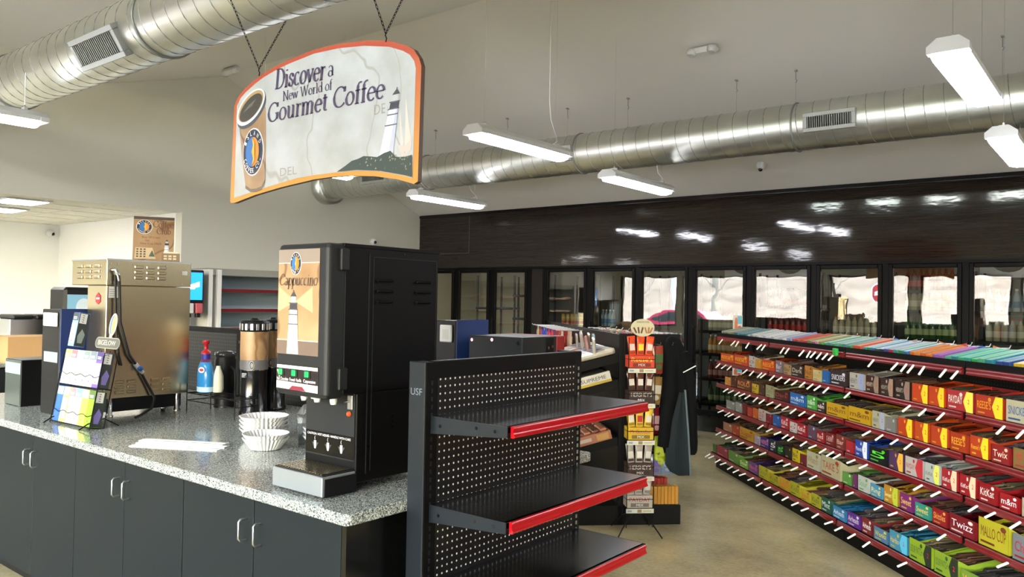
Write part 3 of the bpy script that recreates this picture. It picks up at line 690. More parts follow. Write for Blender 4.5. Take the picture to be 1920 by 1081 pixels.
# ---- cappuccino machine
t = thing('cappuccino_machine', 'tall black hot drink machine with lighthouse picture on its door', 'drink machine', (-2.555, 1.777, CT))
X1 = .305
b = MB()
b.box(.003, X1-.003, .156, .575, .03, .36, 'black_metal', .004); b.box(.0, X1, .085, .575, .36, .905, 'black_metal', .006)
b.box(-.002, X1+.002, .08, .58, .895, .91, 'black_metal', .003)
b.M = frame((X1, 0, 0), (0, 1, 0), (0, 0, 1))
b.box(.2, .205, .06, .88, 0, .0015, 'dark_grey'); b.box(.222, .225, .07, .865, 0, .0015, 'dark_grey'); b.box(.222, .562, .865, .868, 0, .0015, 'dark_grey'); b.box(.56, .563, .07, .868, 0, .0015, 'dark_grey')
for x in (.235, .44):
    for z in (.785, .745, .705):
        b.box(x, x+.085, z-.012, z, 0, .012, 'black_metal', .005); b.box(x+.004, x+.081, z-.015, z-.011, 0, .004, 'black_plastic')
for p in ((.215, .46), (.215, .16), (.5, .2), (.33, .22), (.33, .24), (.33, .26), (.38, .885)): b.ell(p[0], p[1], .004, .004, 'chrome', .002, 10)
b.build('machine_body', t)
b = MB(); n = 10
pr = [(.0, .36), (.0, .91)]
PR = []
for a in range(9): PR.append((.03-.03*math.cos(a*PI/16), .03-.03*math.sin(a*PI/16)))
# door outline in plan: rounded front corners, extruded in z with a rounded sill
plan_ = [(0, .085)]+[(.02-.02*math.cos(a*PI/12), .033-.02*math.sin(a*PI/12)) for a in range(7)]+[(X1-.02+.02*math.sin(a*PI/12), .033-.02*math.cos(a*PI/12)) for a in range(7)]+[(X1, .085)]
R = []
for z, s in ((.348, .018), (.352, .008), (.365, 0), (.89, 0), (.903, .006), (.908, .015)):
    R.append([(min(max(x, s), X1-s), y if y > .08 else y+s, z) for x, y in plan_])
b.rings([r[::-1] for r in R][::-1] if 0 else R, 'dark_grey', smooth=False); b.build('front_door', t)
fd = t.children[-1]
b = MB(frame((0, .0125, 0), (1, 0, 0), (0, 0, 1)))
b.box(.012, .256, .5, .888, -.002, .0008, 'chart_tan'); b.rect(.012, .256, .838, .888, ink('8D8075'), .0012); b.rect(.012, .256, .5, .552, ink('6E5C50'), .0012)
b.rect(.012, .256, .836, .839, 'white_paper', .0016); b.rect(.012, .256, .551, .554, 'white_paper', .0016)
for s in (-1, 1): b.poly([(.118, .695), (.118+s*.1, .75), (.118+s*.105, .655)], ink('BFA57F'), .0014)
lighthouse(b, .108, .502, .235, .0018)
logo(b, .118, .835, .031, .04, .0017); serif(b, 'Cappuccino', .02, .755, .042, ink('5B463C'), .226, .003, T=.13, t=.05, shear=.15)
b.build('lit_picture', fd)
b = MB(frame((0, .0125, 0), (1, 0, 0), (0, 0, 1)))
b.box(.012, .262, .366, .462, -.002, .001, gl('2B2426')); b.rect(.016, .258, .447, .459, ink('D8D8D6'), .0014); b.text('PUSH AND HOLD BUTTON UNTIL CUP IS NEARLY FULL', .02, .4505, .005, ink('222222'), .234, 'l', z=.002)
b.poly([(.014, .372), (.26, .368), (.26, .395), (.014, .4)], ink('B9B3B5'), .0014); b.poly([(.09, .37), (.19, .37), (.17, .385), (.11, .385)], ink('7A1E30'), .0018); b.poly([(.014, .44), (.06, .44), (.03, .41)], ink('C9B7A2'), .0014)
for x, s in ((.052, 'Hot Chocolate'), (.13, 'French Vanilla'), (.212, 'Cappuccino')): b.text(s, x, .402, .012, ink('F2F2F2'), .07, 'c', .0022)
b.build('control_panel', fd)
for x in (.045, .125, .202):
    b = MB(frame((0, .011, 0), (1, 0, 0), (0, 0, 1))); b.box(x-.016, x+.016, .418, .447, 0, .004, 'black_plastic', .002); b.box(x-.011, x+.011, .422, .444, 0, .009, mat('button_green', '12B45A', .3), .002); b.build('push_button', fd)
for z in (.86, .43):
    b = MB(); b.box(X1-.004, X1+.012, .06, .1, z-.05, z+.03, 'dark_grey', .004); b.build('hinge', t)
b = MB(frame((0, .154, 0), (1, 0, 0), (0, 0, 1)))
b.rect(.01, .295, .11, .36, 'dark_grey', .0); b.rect(.012, .293, .115, .2, 'black_gloss', .001); b.text('CAUTION: HOT LIQUID. HANDLE WITH CARE', .15, .184, .0085, ink('F0F0F0'), .255, 'c', .002)
for x in (.07, .147, .225): b.poly([(x-.007, .162), (x+.007, .162), (x+.005, .132), (x-.005, .132)], 'white_paper', .002); b.poly([(x-.02, .155), (x+.02, .155), (x, .128)], ink('3B3B3E'), .0015); b.tube([(x, .165, .002), (x-.003, .172, .002), (x, .18, .002)], .001, 'white_paper', 4)
b.build('splash_panel', t)
for x in (.04, .12, .215):
    b = MB(); b.lathe([(.011, -.04), (.014, -.03), (.014, 0)], 'white_plastic', 12, (x, .12, .356)); b.build('nozzle', t)
b = MB(); b.box(.078, .105, .12, .14, .325, .352, 'white_plastic', .002); b.build('valve_block', t)
b = MB(frame((0, .152, 0), (1, 0, 0), (0, 0, 1))); b.box(.258, .285, .3, .352, 0, .003, 'steel_plate', .001); b.tube([(.27, .33, .003), (.262, .328, .022)], [.004, .0025], 'chrome', 8); b.build('toggle_switch', t)
b = MB(frame((0, .152, 0), (1, 0, 0), (0, 0, 1))); b.lathe([(.01, 0), (.01, .006), (.006, .01)], mat('button_amber', 'C8502A', .3), 14, (.268, .283, 0)); b.build('indicator_lamp', t)
b = MB(); b.box(.016, .308, 0, .153, .008, .078, 'tray_steel', .003); b.box(.02, .312, .012, .155, .006, .07, 'black_plastic')
b.build('drip_tray', t)
dt = t.children[-1]; b = MB(); b.box(.022, .302, .008, .15, .078, .082, 'dark_grey')
for i in range(17): b.box(.028+.016*i, .036+.016*i, .012, .146, .082, .086, 'steel')
b.build('tray_grille', dt)
for x in (.04, .27):
    for y in (.09, .54): b = MB(); b.lathe([(.022, 0), (.022, .012), (.014, .03)], 'black_plastic', 14, (x, y, 0)); b.build('foot', t)

# ---- coffee filters
def filters(x, y, n, r, label):
    b = MB(); h = .055; N = 34
    for i in range(n): b.lathe([(r*.62, .002+i*.02), (r*.66, .006+i*.02), (r, h+i*.02), (r*.985, h+i*.02-.002), (r*.63, .01+i*.02)], 'white_paper', N*2, fl=.03, caps=(True, True))
    tag(b.build('coffee_filters', None, (x, y, CT)), label, 'coffee filter', 'stacks of paper coffee filters')
filters(-3.45, 2.36, 4, .118, 'tall stack of white fluted paper coffee filters in front of the flasks')
filters(-3.20, 2.20, 2, .105, 'low stack of white fluted coffee filters nearest the cappuccino machine')
filters(-3.06, 2.43, 3, .1, 'white fluted coffee filters inside the clear crinkled bag')
b = MB(); R = []
for z, r in ((.0, .115), (.05, .122), (.1, .13), (.15, .125), (.19, .1), (.215, .055), (.24, .06)):
    R.append([(r*(1+random.uniform(-.1, .1))*math.cos(2*PI*i/18), r*(1+random.uniform(-.1, .1))*math.sin(2*PI*i/18), z+random.uniform(-.008, .008)) for i in range(18)])
R[0] = [(p[0], p[1], .001) for p in R[0]]
b.rings(R, 'bag_plastic', smooth=False, caps=(False, True)); tag(b.build('plastic_bag', None, (-3.06, 2.43, CT)), 'clear crinkled plastic bag around the coffee filters', 'plastic bag')
# ---- white paper strips
for i, (ox, oy, w, l, zz) in enumerate(((0, 0, .05, .45, 0), (-.045, .055, .045, .46, 0), (-.085, .09, .06, .44, .003))):
    b = MB(); b.box(0, l, 0, w, 0, .004+.002*i, 'white_paper'); b.box(.0, l, w*.45, w*.5, .004+.002*i, .006+.002*i, ink('D5D7D8'))
    tag(b.build('paper_strip', None, (-3.70+ox, 1.80+oy, CT), .49), ('front', 'middle', 'back')[i]+'most of three long white folded paper strips lying on the granite', 'paper', 'long white paper strips')
# ---- airpots
def airpot(x, y, label):
    t = thing('coffee_flask', label, 'flask', (x, y, CT), 0, 'tall coffee flasks with printed wraps')
    b = MB(); b.lathe([(.088, 0), (.088, .02), (.08, .03), (.08, .26), (.082, .27)], gl('0C0D0F'), 28); b.build('flask_body', t)
    b = MB(); b.lathe([(.0825, .27), (.0825, .5)], 'chart_tan', 28, caps=(0, 0)); b.lathe([(.083, .27), (.083, .33)], ink('5B5B5E'), 28, caps=(0, 0)); b.lathe([(.0835, .268), (.0835, .273)], 'chrome', 28, caps=(0, 0))
    for a in (-2.2, -.75):
        c, s = math.cos(a), math.sin(a); b.M = frame((.0835*c, .0835*s, .3), (-s, c, 0), (0, 0, 1)); logo(b, 0, 0, .013, .024, .0008, False)
    b.M = frame((0, -.0838, 0), (1, 0, 0), (0, 0, 1)); b.text('DEL', -.02, .43, .014, ink('A5835E'), z=0)
    b.M = Matrix(); b.build('printed_wrap', t)
    c, s = math.cos(-1.3), math.sin(-1.3)
    b = MB(frame((.081*c, .081*s, .235), (-s, c, 0), (0, 0, 1))); b.rect(-.02, .02, -.01, .022, ink('202226'), .002)
    for i in range(3): b.rect(-.018, .016-.006*i, .012-.009*i, .016-.009*i, ink('C9CBCC'), .003)
    b.build('label_plate', t)
    b = MB(); b.lathe([(.083, .5), (.086, .505), (.086, .56), (.07, .568)], 'black_plastic', 28)
    for i in range(16):
        a = 2*PI*i/16; b.M = Matrix.Rotation(a, 4, 'Z'); b.box(.085, .0885, -.008, .008, .51, .548, 'steel_plate', .001)
    b.M = Matrix(); b.lathe([(.03, .568), (.02, .582)], 'black_plastic', 12); b.build('flask_lid', t)
airpot(-4.21, 2.80, 'left coffee flask with tan chart wrap and black lid'); airpot(-4.31, 3.0, 'right coffee flask with tan wrap, partly behind the cappuccino machine')
t = thing('thermal_jug', 'plain black pump jug left of the wrapped coffee flasks', 'jug', (-4.62, 2.86, CT))
b = MB(); b.lathe([(.07, 0), (.07, .02), (.066, .03), (.066, .3), (.06, .32)], 'black_plastic', 22); b.build('jug_body', t)
b = MB(); b.lathe([(.064, .32), (.068, .325), (.066, .35), (.03, .36)], gl('303234'), 20); b.box(-.1, -.03, -.012, .012, .335, .347, 'chrome', .003); b.build('jug_lid', t)
b = MB(); b.tube([(.06, 0, .26), (.11, 0, .24), (.12, 0, .15), (.11, 0, .06), (.06, 0, .05)], .008, 'black_plastic', 8); b.build('jug_handle', t)
# ---- creamer bottle and wire rack
t = thing('creamer_bottle', 'blue creamer bottle with red pump standing in the wire rack', 'bottle', (-4.51, 2.66, CT+.118))
b = MB(); P = [(.05, 0), (.058, .012), (.06, .04), (.061, .1), (.055, .15), (.04, .185), (.026, .2), (.025, .21)]
b.lathe(P, gl('2E86C9'), 24, sy=.75); b.lathe([(.0595, .005), (.0605, .035)], ink('BFDDF0'), 24, sy=.76, caps=(0, 0)); b.lathe([(.041, .186), (.027, .203)], ink('6B1E4B'), 24, sy=.76, caps=(0, 0))
b.M = frame((.028, -.043, 0), (.93, .37, 0), (0, 0, 1)); b.ell(0, .14, .022, .018, ink('E9EEF4'), .002); b.ell(0, .14, .015, .008, ink('B8323A'), .003); b.M = Matrix(); b.build('bottle_body', t)
b = MB(); b.lathe([(.026, .2), (.027, .235)], ink('2A2A8A'), 18); b.lathe([(.029, .235), (.026, .25), (.012, .258), (.012, .295), (.02, .3), (.018, .318)], 'red_plastic', 16); b.box(-.035, .01, -.009, .009, .302, .316, 'red_plastic', .003); b.build('pump', t)
t = thing('wire_rack', 'low black wire rack holding the blue creamer bottle', 'rack', (-4.58, 2.58, CT))
b = MB()
for z in (.115, .07): b.tube([(0, 0, z), (.52, 0, z), (.52, .16, z), (0, .16, z)], .003, 'black_metal', 5, True)
for i in range(7): b.tube([(.072*i+.04, 0, .115), (.072*i+.04, .16, .115)], .0025, 'black_metal', 4)
b.build('wire_shelf', t)
for x in (0, .52):
    for y in (0, .16): b = MB(); b.tube([(x, y, 0), (x, y, .17 if y == 0 else .14)], .0035, 'black_metal', 5); b.build('rack_leg', t)
t = thing('cream_bottle', 'pale cream bottle half hidden beside the black jug', 'bottle', (-4.46, 2.715, CT+.118)); b = MB(); b.lathe([(.03, 0), (.035, .02), (.033, .1), (.014, .15), (.013, .16)], ink('D8D5C2'), 16); b.build('bottle_body', t)

# ---- stainless brewer
t = thing('coffee_brewer', 'tall stainless steel brewer cabinet with louvred sides and drain hose', 'brewer', (-4.62, 2.1, CT))
b = MB(); b.box(-.22, -.03, .03, .48, .03, .11, 'black_plastic'); b.box(-.24, 0, 0, .51, .11, .76, 'steel', .003); b.box(-.45, .0015, -.002, .512, .762, .91, 'steel', .003); b.box(-.455, .004, -.005, .515, .905, .915, 'steel_plate', .001)
b.M = frame((.002, 0, 0), (0, 1, 0), (0, 0, 1))
def louvre(b, x, z, w=.06, h=.018): b.box(x, x+w, z, z+h, 0, .008, 'steel', .006)
for x in (.155, .225, .295):
    for z in (.8, .832, .864): louvre(b, x, z, .052)
for x in (.06, .13, .27, .34):
    for z in (.135, .165, .195): louvre(b, x, z, .05)
for p in ((.02, .885), (.06, .885), (.15, .885), (.35, .885), (.45, .78), (.02, .78)): b.ell(p[0], p[1], .005, .005, 'chrome', .002, 10)
b.rect(.01, .065, .69, .755, ink('DADBD7'), .001); b.rect(.45, .485, .835, .86, ink('DADBD7'), .001)
for i in range(4): b.rect(.015, .055-.006*(i % 2), .7+.012*i, .703+.012*i, ink('8A8C8C'), .002)
b.M = frame((-.45, -.002, 0), (1, 0, 0), (0, 0, 1))
for x in (.08, .19, .3):
    for z in (.8, .832, .864): louvre(b, x, z, .07)
b.M = frame((-.1, 0, 0), (1, 0, 0), (0, 0, 1)); b.poly([(-.03, .7), (0, .72), (.03, .7), (.03, .665), (0, .65), (-.03, .665)], ink('B32F35'), .002); b.text('WILBUR', 0, .68, .01, ink('F0E8E4'), .045, 'c', .003) if 0 else b.rect(-.02, .02, .68, .69, ink('F0E8E4'), .003)
b.build('brewer_body', t)
for x in (-.2, -.04):
    for y in (.05, .46): b = MB(); b.lathe([(.022, 0), (.022, .01), (.017, .014), (.017, .11)], 'chrome', 14, (x, y, 0)); b.build('brewer_leg', t)
b = MB(); b.tube([(.02, .038, .82), (.022, .045, .55), (.02, .07, .36), (.01, .09, .3)], .006, 'rubber', 7); b.tube([(.02, .06, .8), (.025, .07, .55), (.022, .127, .36), (.022, .185, .28), (.022, .24, .18), (.03, .28, .1), (.04, .26, .04), (.1, .16, .012), (.13, .12, .01)], .008, 'rubber', 7)
b.tube([(.004, .03, .85), (.03, .035, .85), (.03, .05, .82), (.025, .058, .79)], .011, 'chrome', 8); b.build('drain_hose', t)
b = MB(); b.tube([(.022, .165, .305), (.022, .21, .25)], .013, 'white_plastic', 10); b.ball((.036, .188, .278), .016, ink('1F62B5'), 10); b.build('hose_valve', t)
# coffee club card on top of it
t = thing('counter_card', 'upright printed card with lighthouse standing on the steel brewer', 'sign card', (-4.80, 2.33, CT+.915), math.atan2(.2, .12))
b = MB(frame((0, 0, 0), (1, 0, 0), (0, .14, 1))); b.box(0, .23, 0, .28, -.004, 0, 'white_paper'); b.rect(0, .23, 0, .28, 'chart_tan', .001); b.rect(0, .23, .262, .28, ink('4A3B30'), .002)
logo(b, .06, .215, .042, .042, .0015); serif(b, 'Coffee', .11, .215, .04, ink('6B4428'), .115, .003, T=.14, t=.06); serif(b, 'Club', .13, .172, .04, ink('6B4428'), .08, .003, T=.14, t=.06)
lighthouse(b, .19, .02, .12, .002); b.text('Buy 10 Cups', .1, .145, .012, ink('6B4428'), .1, 'c', .003); b.text('Get', .08, .125, .012, ink('6B4428'), None, 'c', .003); b.text('One Cup FREE', .1, .105, .012, ink('6B4428'), .12, 'c', .003)
b.poly([(.01, .015), (.13, .015), (.11, .085), (.015, .085)], ink('C9B48C'), .003)
for i in range(3):
    for j in range(4): b.rect(.02+.02*i, .032+.02*i, .025+.015*j, .034+.015*j, ink('5B4A38'), .004)
b.poly([(.09, .03), (.125, .03), (.108, .07)], ink('4E5A50'), .004); b.build('printed_face', t)
b = MB(); b.poly([(.1, .04, .2), (.13, .04, .2), (.115, .13, 0)], 'white_paper'); b.build('card_stand', t)
t = thing('card_box', 'small open box of punch cards beside the printed card', 'card box', (-4.66, 2.44, CT+.915), math.atan2(.2, .12)); b = MB(); b.box(0, .1, 0, .05, 0, .05, ink('8A7355')); b.box(.01, .09, .01, .04, .05, .06, ink('E5DCC4')); b.M = frame((0, 0, 0), (1, 0, 0), (0, 0, 1))
for i in range(3):
    for j in range(2): b.rect(.012+.026*i, .03+.026*i, .012+.016*j, .022+.016*j, ink('D9CBA8'), .001)
b.build('box_body', t)

# ---- cup and lid organizers
def organizer(x0, x1, y0, y1, z1, label, lab=2):
    t = thing('cup_organizer', label, 'organizer', (x0, y0, CT)); w = x1-x0; d = y1-y0; h = z1-CT
    b = MB(); b.box(0, w, 0, d, 0, h, 'black_plastic', .004); b.build('organizer_body', t)
    b = MB(); b.box(w, w+.006, .004, d, 0, h+.004, 'navy', .002); b.build('blue_side_panel', t)
    b = MB(frame((0, -.001, 0), (1, 0, 0), (0, 0, 1))); b.box(.04, w-.015, h-.1, h-.02, 0, .012, 'white_plastic', .004); b.rect(.06, w-.03, h-.085, h-.04, ink('CFCFC4'), .013); b.build('label_holder', t)
    if lab > 1: b = MB(frame((0, -.001, 0), (1, 0, 0), (0, 0, 1))); b.rect(.04, w-.01, h-.31, h-.25, ink('93A7A5'), .002); b.build('label_holder', t)
    b = MB(frame((0, -.001, 0), (1, 0, 0), (0, 0, 1)))
    for z in (h*.33, h*.62): b.rect(.005, w-.005, z, z+.003, 'dark_grey', .001)
    b.build('compartment_lip', t)
organizer(-5.15, -4.91, 1.97, 2.2, 1.506, 'black cup organizer with blue side behind the tea rack')
organizer(-2.60, -2.47, 2.7, 2.93, 1.505, 'black cup organizer with blue side behind the cappuccino machine', 1)
t = thing('lid_organizer', 'shorter black box with grey striped sticker left of the cup organizer', 'organizer', (-5.70, 1.97, CT)); b = MB(); b.box(0, .25, 0, .22, 0, .29, 'black_plastic', .003); b.build('organizer_body', t)
b = MB(frame((0, -.001, 0), (1, 0, 0), (0, 0, 1))); b.rect(.004, .246, .004, .286, mat('smoked_panel', '4E554F', .2), .001); b.rect(.004, .246, .2, .27, ink('8FA3A4'), .002); b.rect(.004, .246, .215, .22, ink('C5D0D0'), .003); b.build('front_panel', t)
# slate machine box on the far side
t = thing('steel_case', 'slate grey metal case with screws and red back standing behind the empty shelving', 'metal case', (-2.43, 2.75, CT))
b = MB(); b.box(0, .31, 0, .26, 0, .548, 'slate', .003); b.box(.003, .312, .003, .258, .003, .551, 'dark_grey'); b.M = frame((0, -.001, 0), (1, 0, 0), (0, 0, 1))
for p in ((.02, .53), (.14, .535), (.29, .525), (.02, .3), (.29, .3)): b.ell(p[0], p[1], .008, .008, 'chrome', .002, 12)
b.M = frame((.313, 0, 0), (0, 1, 0), (0, 0, 1)); b.rect(.18, .235, .3, .545, 'black_gloss', .001)
for p in ((.195, .5), (.225, .505), (.195, .44), (.225, .44)): b.ell(p[0], p[1], .007, .007, 'chrome', .002, 12)
b.build('case_body', t)
b = MB(); b.box(-.001, .314, .26, .325, 0, .552, mat('case_red', '7E1418', .4), .003); b.build('case_back', t)

# black pegboard unit standing behind the counter
t = thing('display_shelving', 'low black pegboard shelving back standing behind the creamer bottle', 'shelving', (-6.1, 3.26, 0))
b = MB(); b.box(0, 2.0, 0, .03, .05, 1.33, 'pegboard_far'); b.build('back_panel', t)
b = MB(); b.box(0, 2.0, -.006, .04, 1.33, 1.365, 'black_metal', .003); b.build('top_cap', t)
for x in (0, .98, 1.96): b = MB(); b.box(x, x+.04, -.004, .06, 0, 1.365, 'black_metal'); b.build('upright', t)
b = MB(); b.box(0, 2.0, .03, .45, 0, .15, 'black_metal'); b.build('base_deck', t)

# ---- tea rack
TR = thing('tea_rack', 'black wire tea display rack with two tiers and a small header', 'display rack', (-4.71, 1.86, CT), .05)
tl = math.radians(10); TM = Matrix.Rotation(-tl, 4, 'X')
b = MB(TM)
for x in (-.006, .425): b.tube([(x, -.004, .0), (x, -.004, .39), (x, .07, .42), (x, .07, .0)], .003, 'black_metal', 5)
for z in (.01, .215):
    b.tube([(-.006, -.006, z), (.425, -.006, z), (.425, .07, z), (-.006, .07, z)], .003, 'black_metal', 5, True)
    b.tube([(-.006+.431*i/24, -.007, z+.06+.006*math.sin(i*1.1)) for i in range(25)], .002, 'black_metal', 4)
for x in (.08, .16, .25, .34): b.tube([(x, .07, .01), (x, .07, .42)], .002, 'black_metal', 4)
b.build('wire_frame', TR)
for x in (.02, .41): b = MB(); b.tube([(x, -.05, .004), (x, -.005, .03), (x, .08, .05), (x, .16, .004)], .0035, 'black_metal', 5); b.build('rack_foot', TR)
b = MB(TM @ frame((.27, .03, .43), (1, 0, 0), (0, 0, 1))); P = [(x, .0) for x in (0,)]
b.prism([(-.0, .0)]+arc(.19, .03, .03, .03, -90, 90, 8)+arc(.0, .03, .03, .03, 90, 270, 8)[:-1], -.004, 0, ink('9A978A')); b.prism(arc(.19, .03, .026, .026, -90, 90, 8)+arc(.0, .03, .026, .026, 90, 270, 8), 0, .001, ink('5A5C55')); b.text('BIGELOW', .095, .018, .026, ink('D8D2C2'), .18, 'c', .002)
b.ell(.12, .13, .038, .062, ink('D8D2C2'), .0); b.ell(.115, .13, .025, .052, ink('5A7FB0'), .001); b.ell(.128, .13, .018, .05, ink('D89C6A'), .002); b.rect(.1, .13, .055, .08, ink('B9B4A4'), -.001); b.build('header_sign', TR)
# tea boxes are things of their own, standing in the rack
TB = [(0, .012, [('2F62B8', '8FB0D0', 'blue'), ('D9DC5A', '9DB6B0', 'yellow'), ('EFEFE6', 'C4747E', 'white and pink'), ('EFEFE6', '6FB5A0', 'white and mint'), ('DDE04E', '8DA8A5', 'bright yellow'), ('7FA81E', '4E6B33', 'lime green')]),
      (1, .217, [('F0F0E6', 'D9D46A', 'white and yellow'), ('F0F0E8', 'C96A74', 'white and red'), ('F0F0E8', '8FB0A8', 'white and grey green'), ('F3F1C8', '7B8A8C', 'cream and grey'), ('C9C8EA', '6E7E86', 'lilac'), ('6B4FA8', '4A3B78', 'purple')]),
      (2, .425, [('7FA6D8', '3F4A55', 'pale blue')])]
root = Matrix.Translation((-4.71, 1.86, CT)) @ Matrix.Rotation(.05, 4, 'Z')
for ti, z, L in TB:
    for i, (c, hd, nm) in enumerate(L):
        b = MB(); w = .067; b.box(.002, w, 0, .06, 0, .19, ink(c), .001); b.M = frame((0, -.0005, 0), (1, 0, 0), (0, 0, 1)); b.rect(.003, w-.001, .145, .189, ink(hd), .0005); b.rect(.012, .05, .16, .166, ink('EDEDE6'), .001); b.rect(.012, .05, .152, .156, ink('EDEDE6'), .001)
        b.rect(.006, w-.006, .02, .13, ink('F4F4EE' if i in (1, 2, 3) or ti else c), .0006); b.ell(.034, .03, .006, .006, ink('6A5560'), .0012, 10)
        b.M = frame((w+.0005, 0, 0), (0, 1, 0), (0, 0, 1)); b.rect(.002, .058, .002, .188, ink('2F3632' if i == 5 or ti == 2 else c), .0003); b.rect(.006, .045, .13, .185, ink('DADCD8'), .001)
        for k in range(4): b.rect(.02, .03, .137+.012*k, .141+.012*k, ink('55585A'), .0015)
        b.poly([(.01, .06), (.03, .1), (.05, .07), (.04, .02), (.015, .02)], ink('8C9694' if i != 5 else '7B6FB0'), .001)
        o = b.build('tea_box'); o.matrix_world = root @ Matrix.Translation((.069*i+.002, .0, 0)) @ TM @ Matrix.Translation((0, 0, z))
        tag(o, '%s tea box on the %s tier of the wire tea rack' % (nm, ('bottom', 'middle', 'top')[ti]), 'tea box', 'tea boxes in the rack')

# ================================================================ HANGING SIGN
OUT = [(-4.156, 2.152), (-4.135, 2.709), (-4.10, 2.755), (-4.044, 2.788), (-3.95, 2.825), (-3.850, 2.853), (-3.73, 2.874), (-3.619, 2.888), (-3.402, 2.903), (-3.198, 2.895), (-3.005, 2.874), (-2.823, 2.839), (-2.707, 2.794), (-2.655, 2.765), (-2.62, 2.72), (-2.604, 2.68), (-2.613, 2.145), (-2.638, 2.136), (-2.746, 2.166), (-2.911, 2.195), (-3.111, 2.215), (-3.25, 2.219), (-3.379, 2.218), (-3.669, 2.198), (-3.904, 2.174), (-4.112, 2.141), (-4.145, 2.143)]
INN = [(-4.113, 2.169), (-4.106, 2.705), (-4.07, 2.745), (-4.019, 2.772), (-3.93, 2.805), (-3.849, 2.829), (-3.73, 2.851), (-3.618, 2.865), (-3.401, 2.881), (-3.197, 2.872), (-3.004, 2.848), (-2.822, 2.809), (-2.729, 2.773), (-2.68, 2.745), (-2.65, 2.71), (-2.639, 2.675), (-2.647, 2.162), (-2.701, 2.178), (-2.864, 2.213), (-3.035, 2.233), (-3.216, 2.239), (-3.36, 2.24), (-3.522, 2.237), (-3.794, 2.208)]
t = thing('hanging_sign', 'large curved coffee sign with orange border hanging on chains', 'sign', (0, 2.58, 0))
F = frame((0, 0, 0), (1, 0, 0), (0, 0, 1))
b = MB(F); b.prism(OUT[::-1], -.025, 0, 'sign_border', ink('5A4030')); b.build('sign_board', t)
b = MB(F); b.poly(INN[::-1], 'chart_print', .0012); b.build('printed_panel', t)
pp = t.children[-1]
PUR = ink('4A3F55')
b = MB(F); serif(b, 'Discover', -3.735, 2.745, .105, PUR, .43, .004, shear=.1, slope=-.035, T=.18, t=.07); serif(b, 'a', -3.28, 2.738, .085, PUR, .05, .004, T=.13, t=.05)
serif(b, 'New World of', -3.662, 2.668, .052, PUR, .42, .004, T=.15, t=.06); serif(b, 'Gourmet Coffee', -3.80, 2.568, .102, PUR, .95, .004, T=.18, t=.07, shear=.08); b.build('lettering', pp)
b = MB(F)
b.poly([(-4.079, 2.62), (-4.045, 2.42), (-3.997, 2.225), (-3.946, 2.2), (-3.89, 2.198), (-3.841, 2.207), (-3.808, 2.245), (-3.812, 2.45), (-3.821, 2.66)], 'chart_tan', .003)
b.poly([(-3.997, 2.235), (-3.946, 2.21), (-3.89, 2.208), (-3.841, 2.217), (-3.808, 2.255), (-3.808, 2.235), (-3.841, 2.2), (-3.89, 2.19), (-3.946, 2.192), (-3.997, 2.216)], ink('6F6556'), .004)
b.ell(-3.955, 2.655, .148, .078, ink('474C4F'), .0045, rot=.45); b.ell(-3.962, 2.675, .148, .08, ink('DCE3E3'), .006, rot=.45); b.ell(-3.958, 2.68, .13, .067, ink('B09260'), .0075, rot=.45); b.ell(-3.955, 2.672, .118, .056, ink('3F3A30'), .009, rot=.45)
b.poly([(-4.03, 2.65), (-3.97, 2.69), (-3.9, 2.715), (-3.94, 2.68)], ink('6B6A58'), .0105)
logo(b, -3.928, 2.418, .094, .128, .004); b.build('cup_picture', pp)
b = MB(F); b.text('DEL', -3.672, 2.258, .045, ink('9C988A'), .15, 'l', z=.003); b.text('DE', -2.92, 2.493, .05, ink('9C988A'), .08, 'l', z=.003)
lighthouse(b, -2.83, 2.275, .33, .003, lean=.07)
b.build('lighthouse_picture', pp); b = MB(F)
for pts in ([(-2.70, 2.3), (-2.7, 2.55), (-2.66, 2.34)], [(-2.73, 2.31), (-2.74, 2.5), (-2.71, 2.33)]): b.poly(pts, ink('CFC6B6'), .003)
b.poly([(-2.75, 2.33), (-2.72, 2.275), (-2.69, 2.27), (-2.66, 2.3), (-2.652, 2.35), (-2.66, 2.4), (-2.668, 2.34), (-2.7, 2.32)], ink('C9BDAF'), .0032); b.build('ship_picture', pp); b = MB(F)
H = [(-3.19, 2.24), (-3.13, 2.262), (-3.075, 2.285), (-3.03, 2.29), (-2.987, 2.300), (-2.93, 2.292), (-2.890, 2.285), (-2.84, 2.3), (-2.796, 2.306), (-2.76, 2.275), (-2.737, 2.270), (-2.69, 2.268), (-2.650, 2.272), (-2.648, 2.168), (-2.701, 2.182), (-2.864, 2.216), (-3.035, 2.236)]
b.poly(H[::-1], ink('37443A'), .005)
for k in range(60):
    x = random.uniform(-3.05, -2.66); z = random.uniform(2.2, 2.28)
    if z < 2.235+(x+3.05)*-.14+.01: continue
    a = random.uniform(0, PI); b.poly([(x, z), (x+.014*math.cos(a), z+.01*math.sin(a)), (x+.01*math.cos(a+.5), z+.014*math.sin(a+.5))], ink(random.choice(('8E9A78', 'A8A58C', '52634C'))), .0065)
b.build('hill_picture', pp)
def chain(parent, p0, p1):
    p0, p1 = Vector(p0), Vector(p1); n = int((p1-p0).length/.019); b = MB(); d = (p1-p0).normalized(); x = d.cross(Vector((1, .2, 0))).normalized(); y = d.cross(x)
    for i in range(n):
        c = p0+(p1-p0)*(i+.5)/n; e = x if i % 2 else y
        b.tube([tuple(c+d*.0125*math.cos(a)+e*.005*math.sin(a)) for a in [2*PI*k/8 for k in range(8)]], .0017, 'black_metal', 4, True)
    b.build('chain', parent)
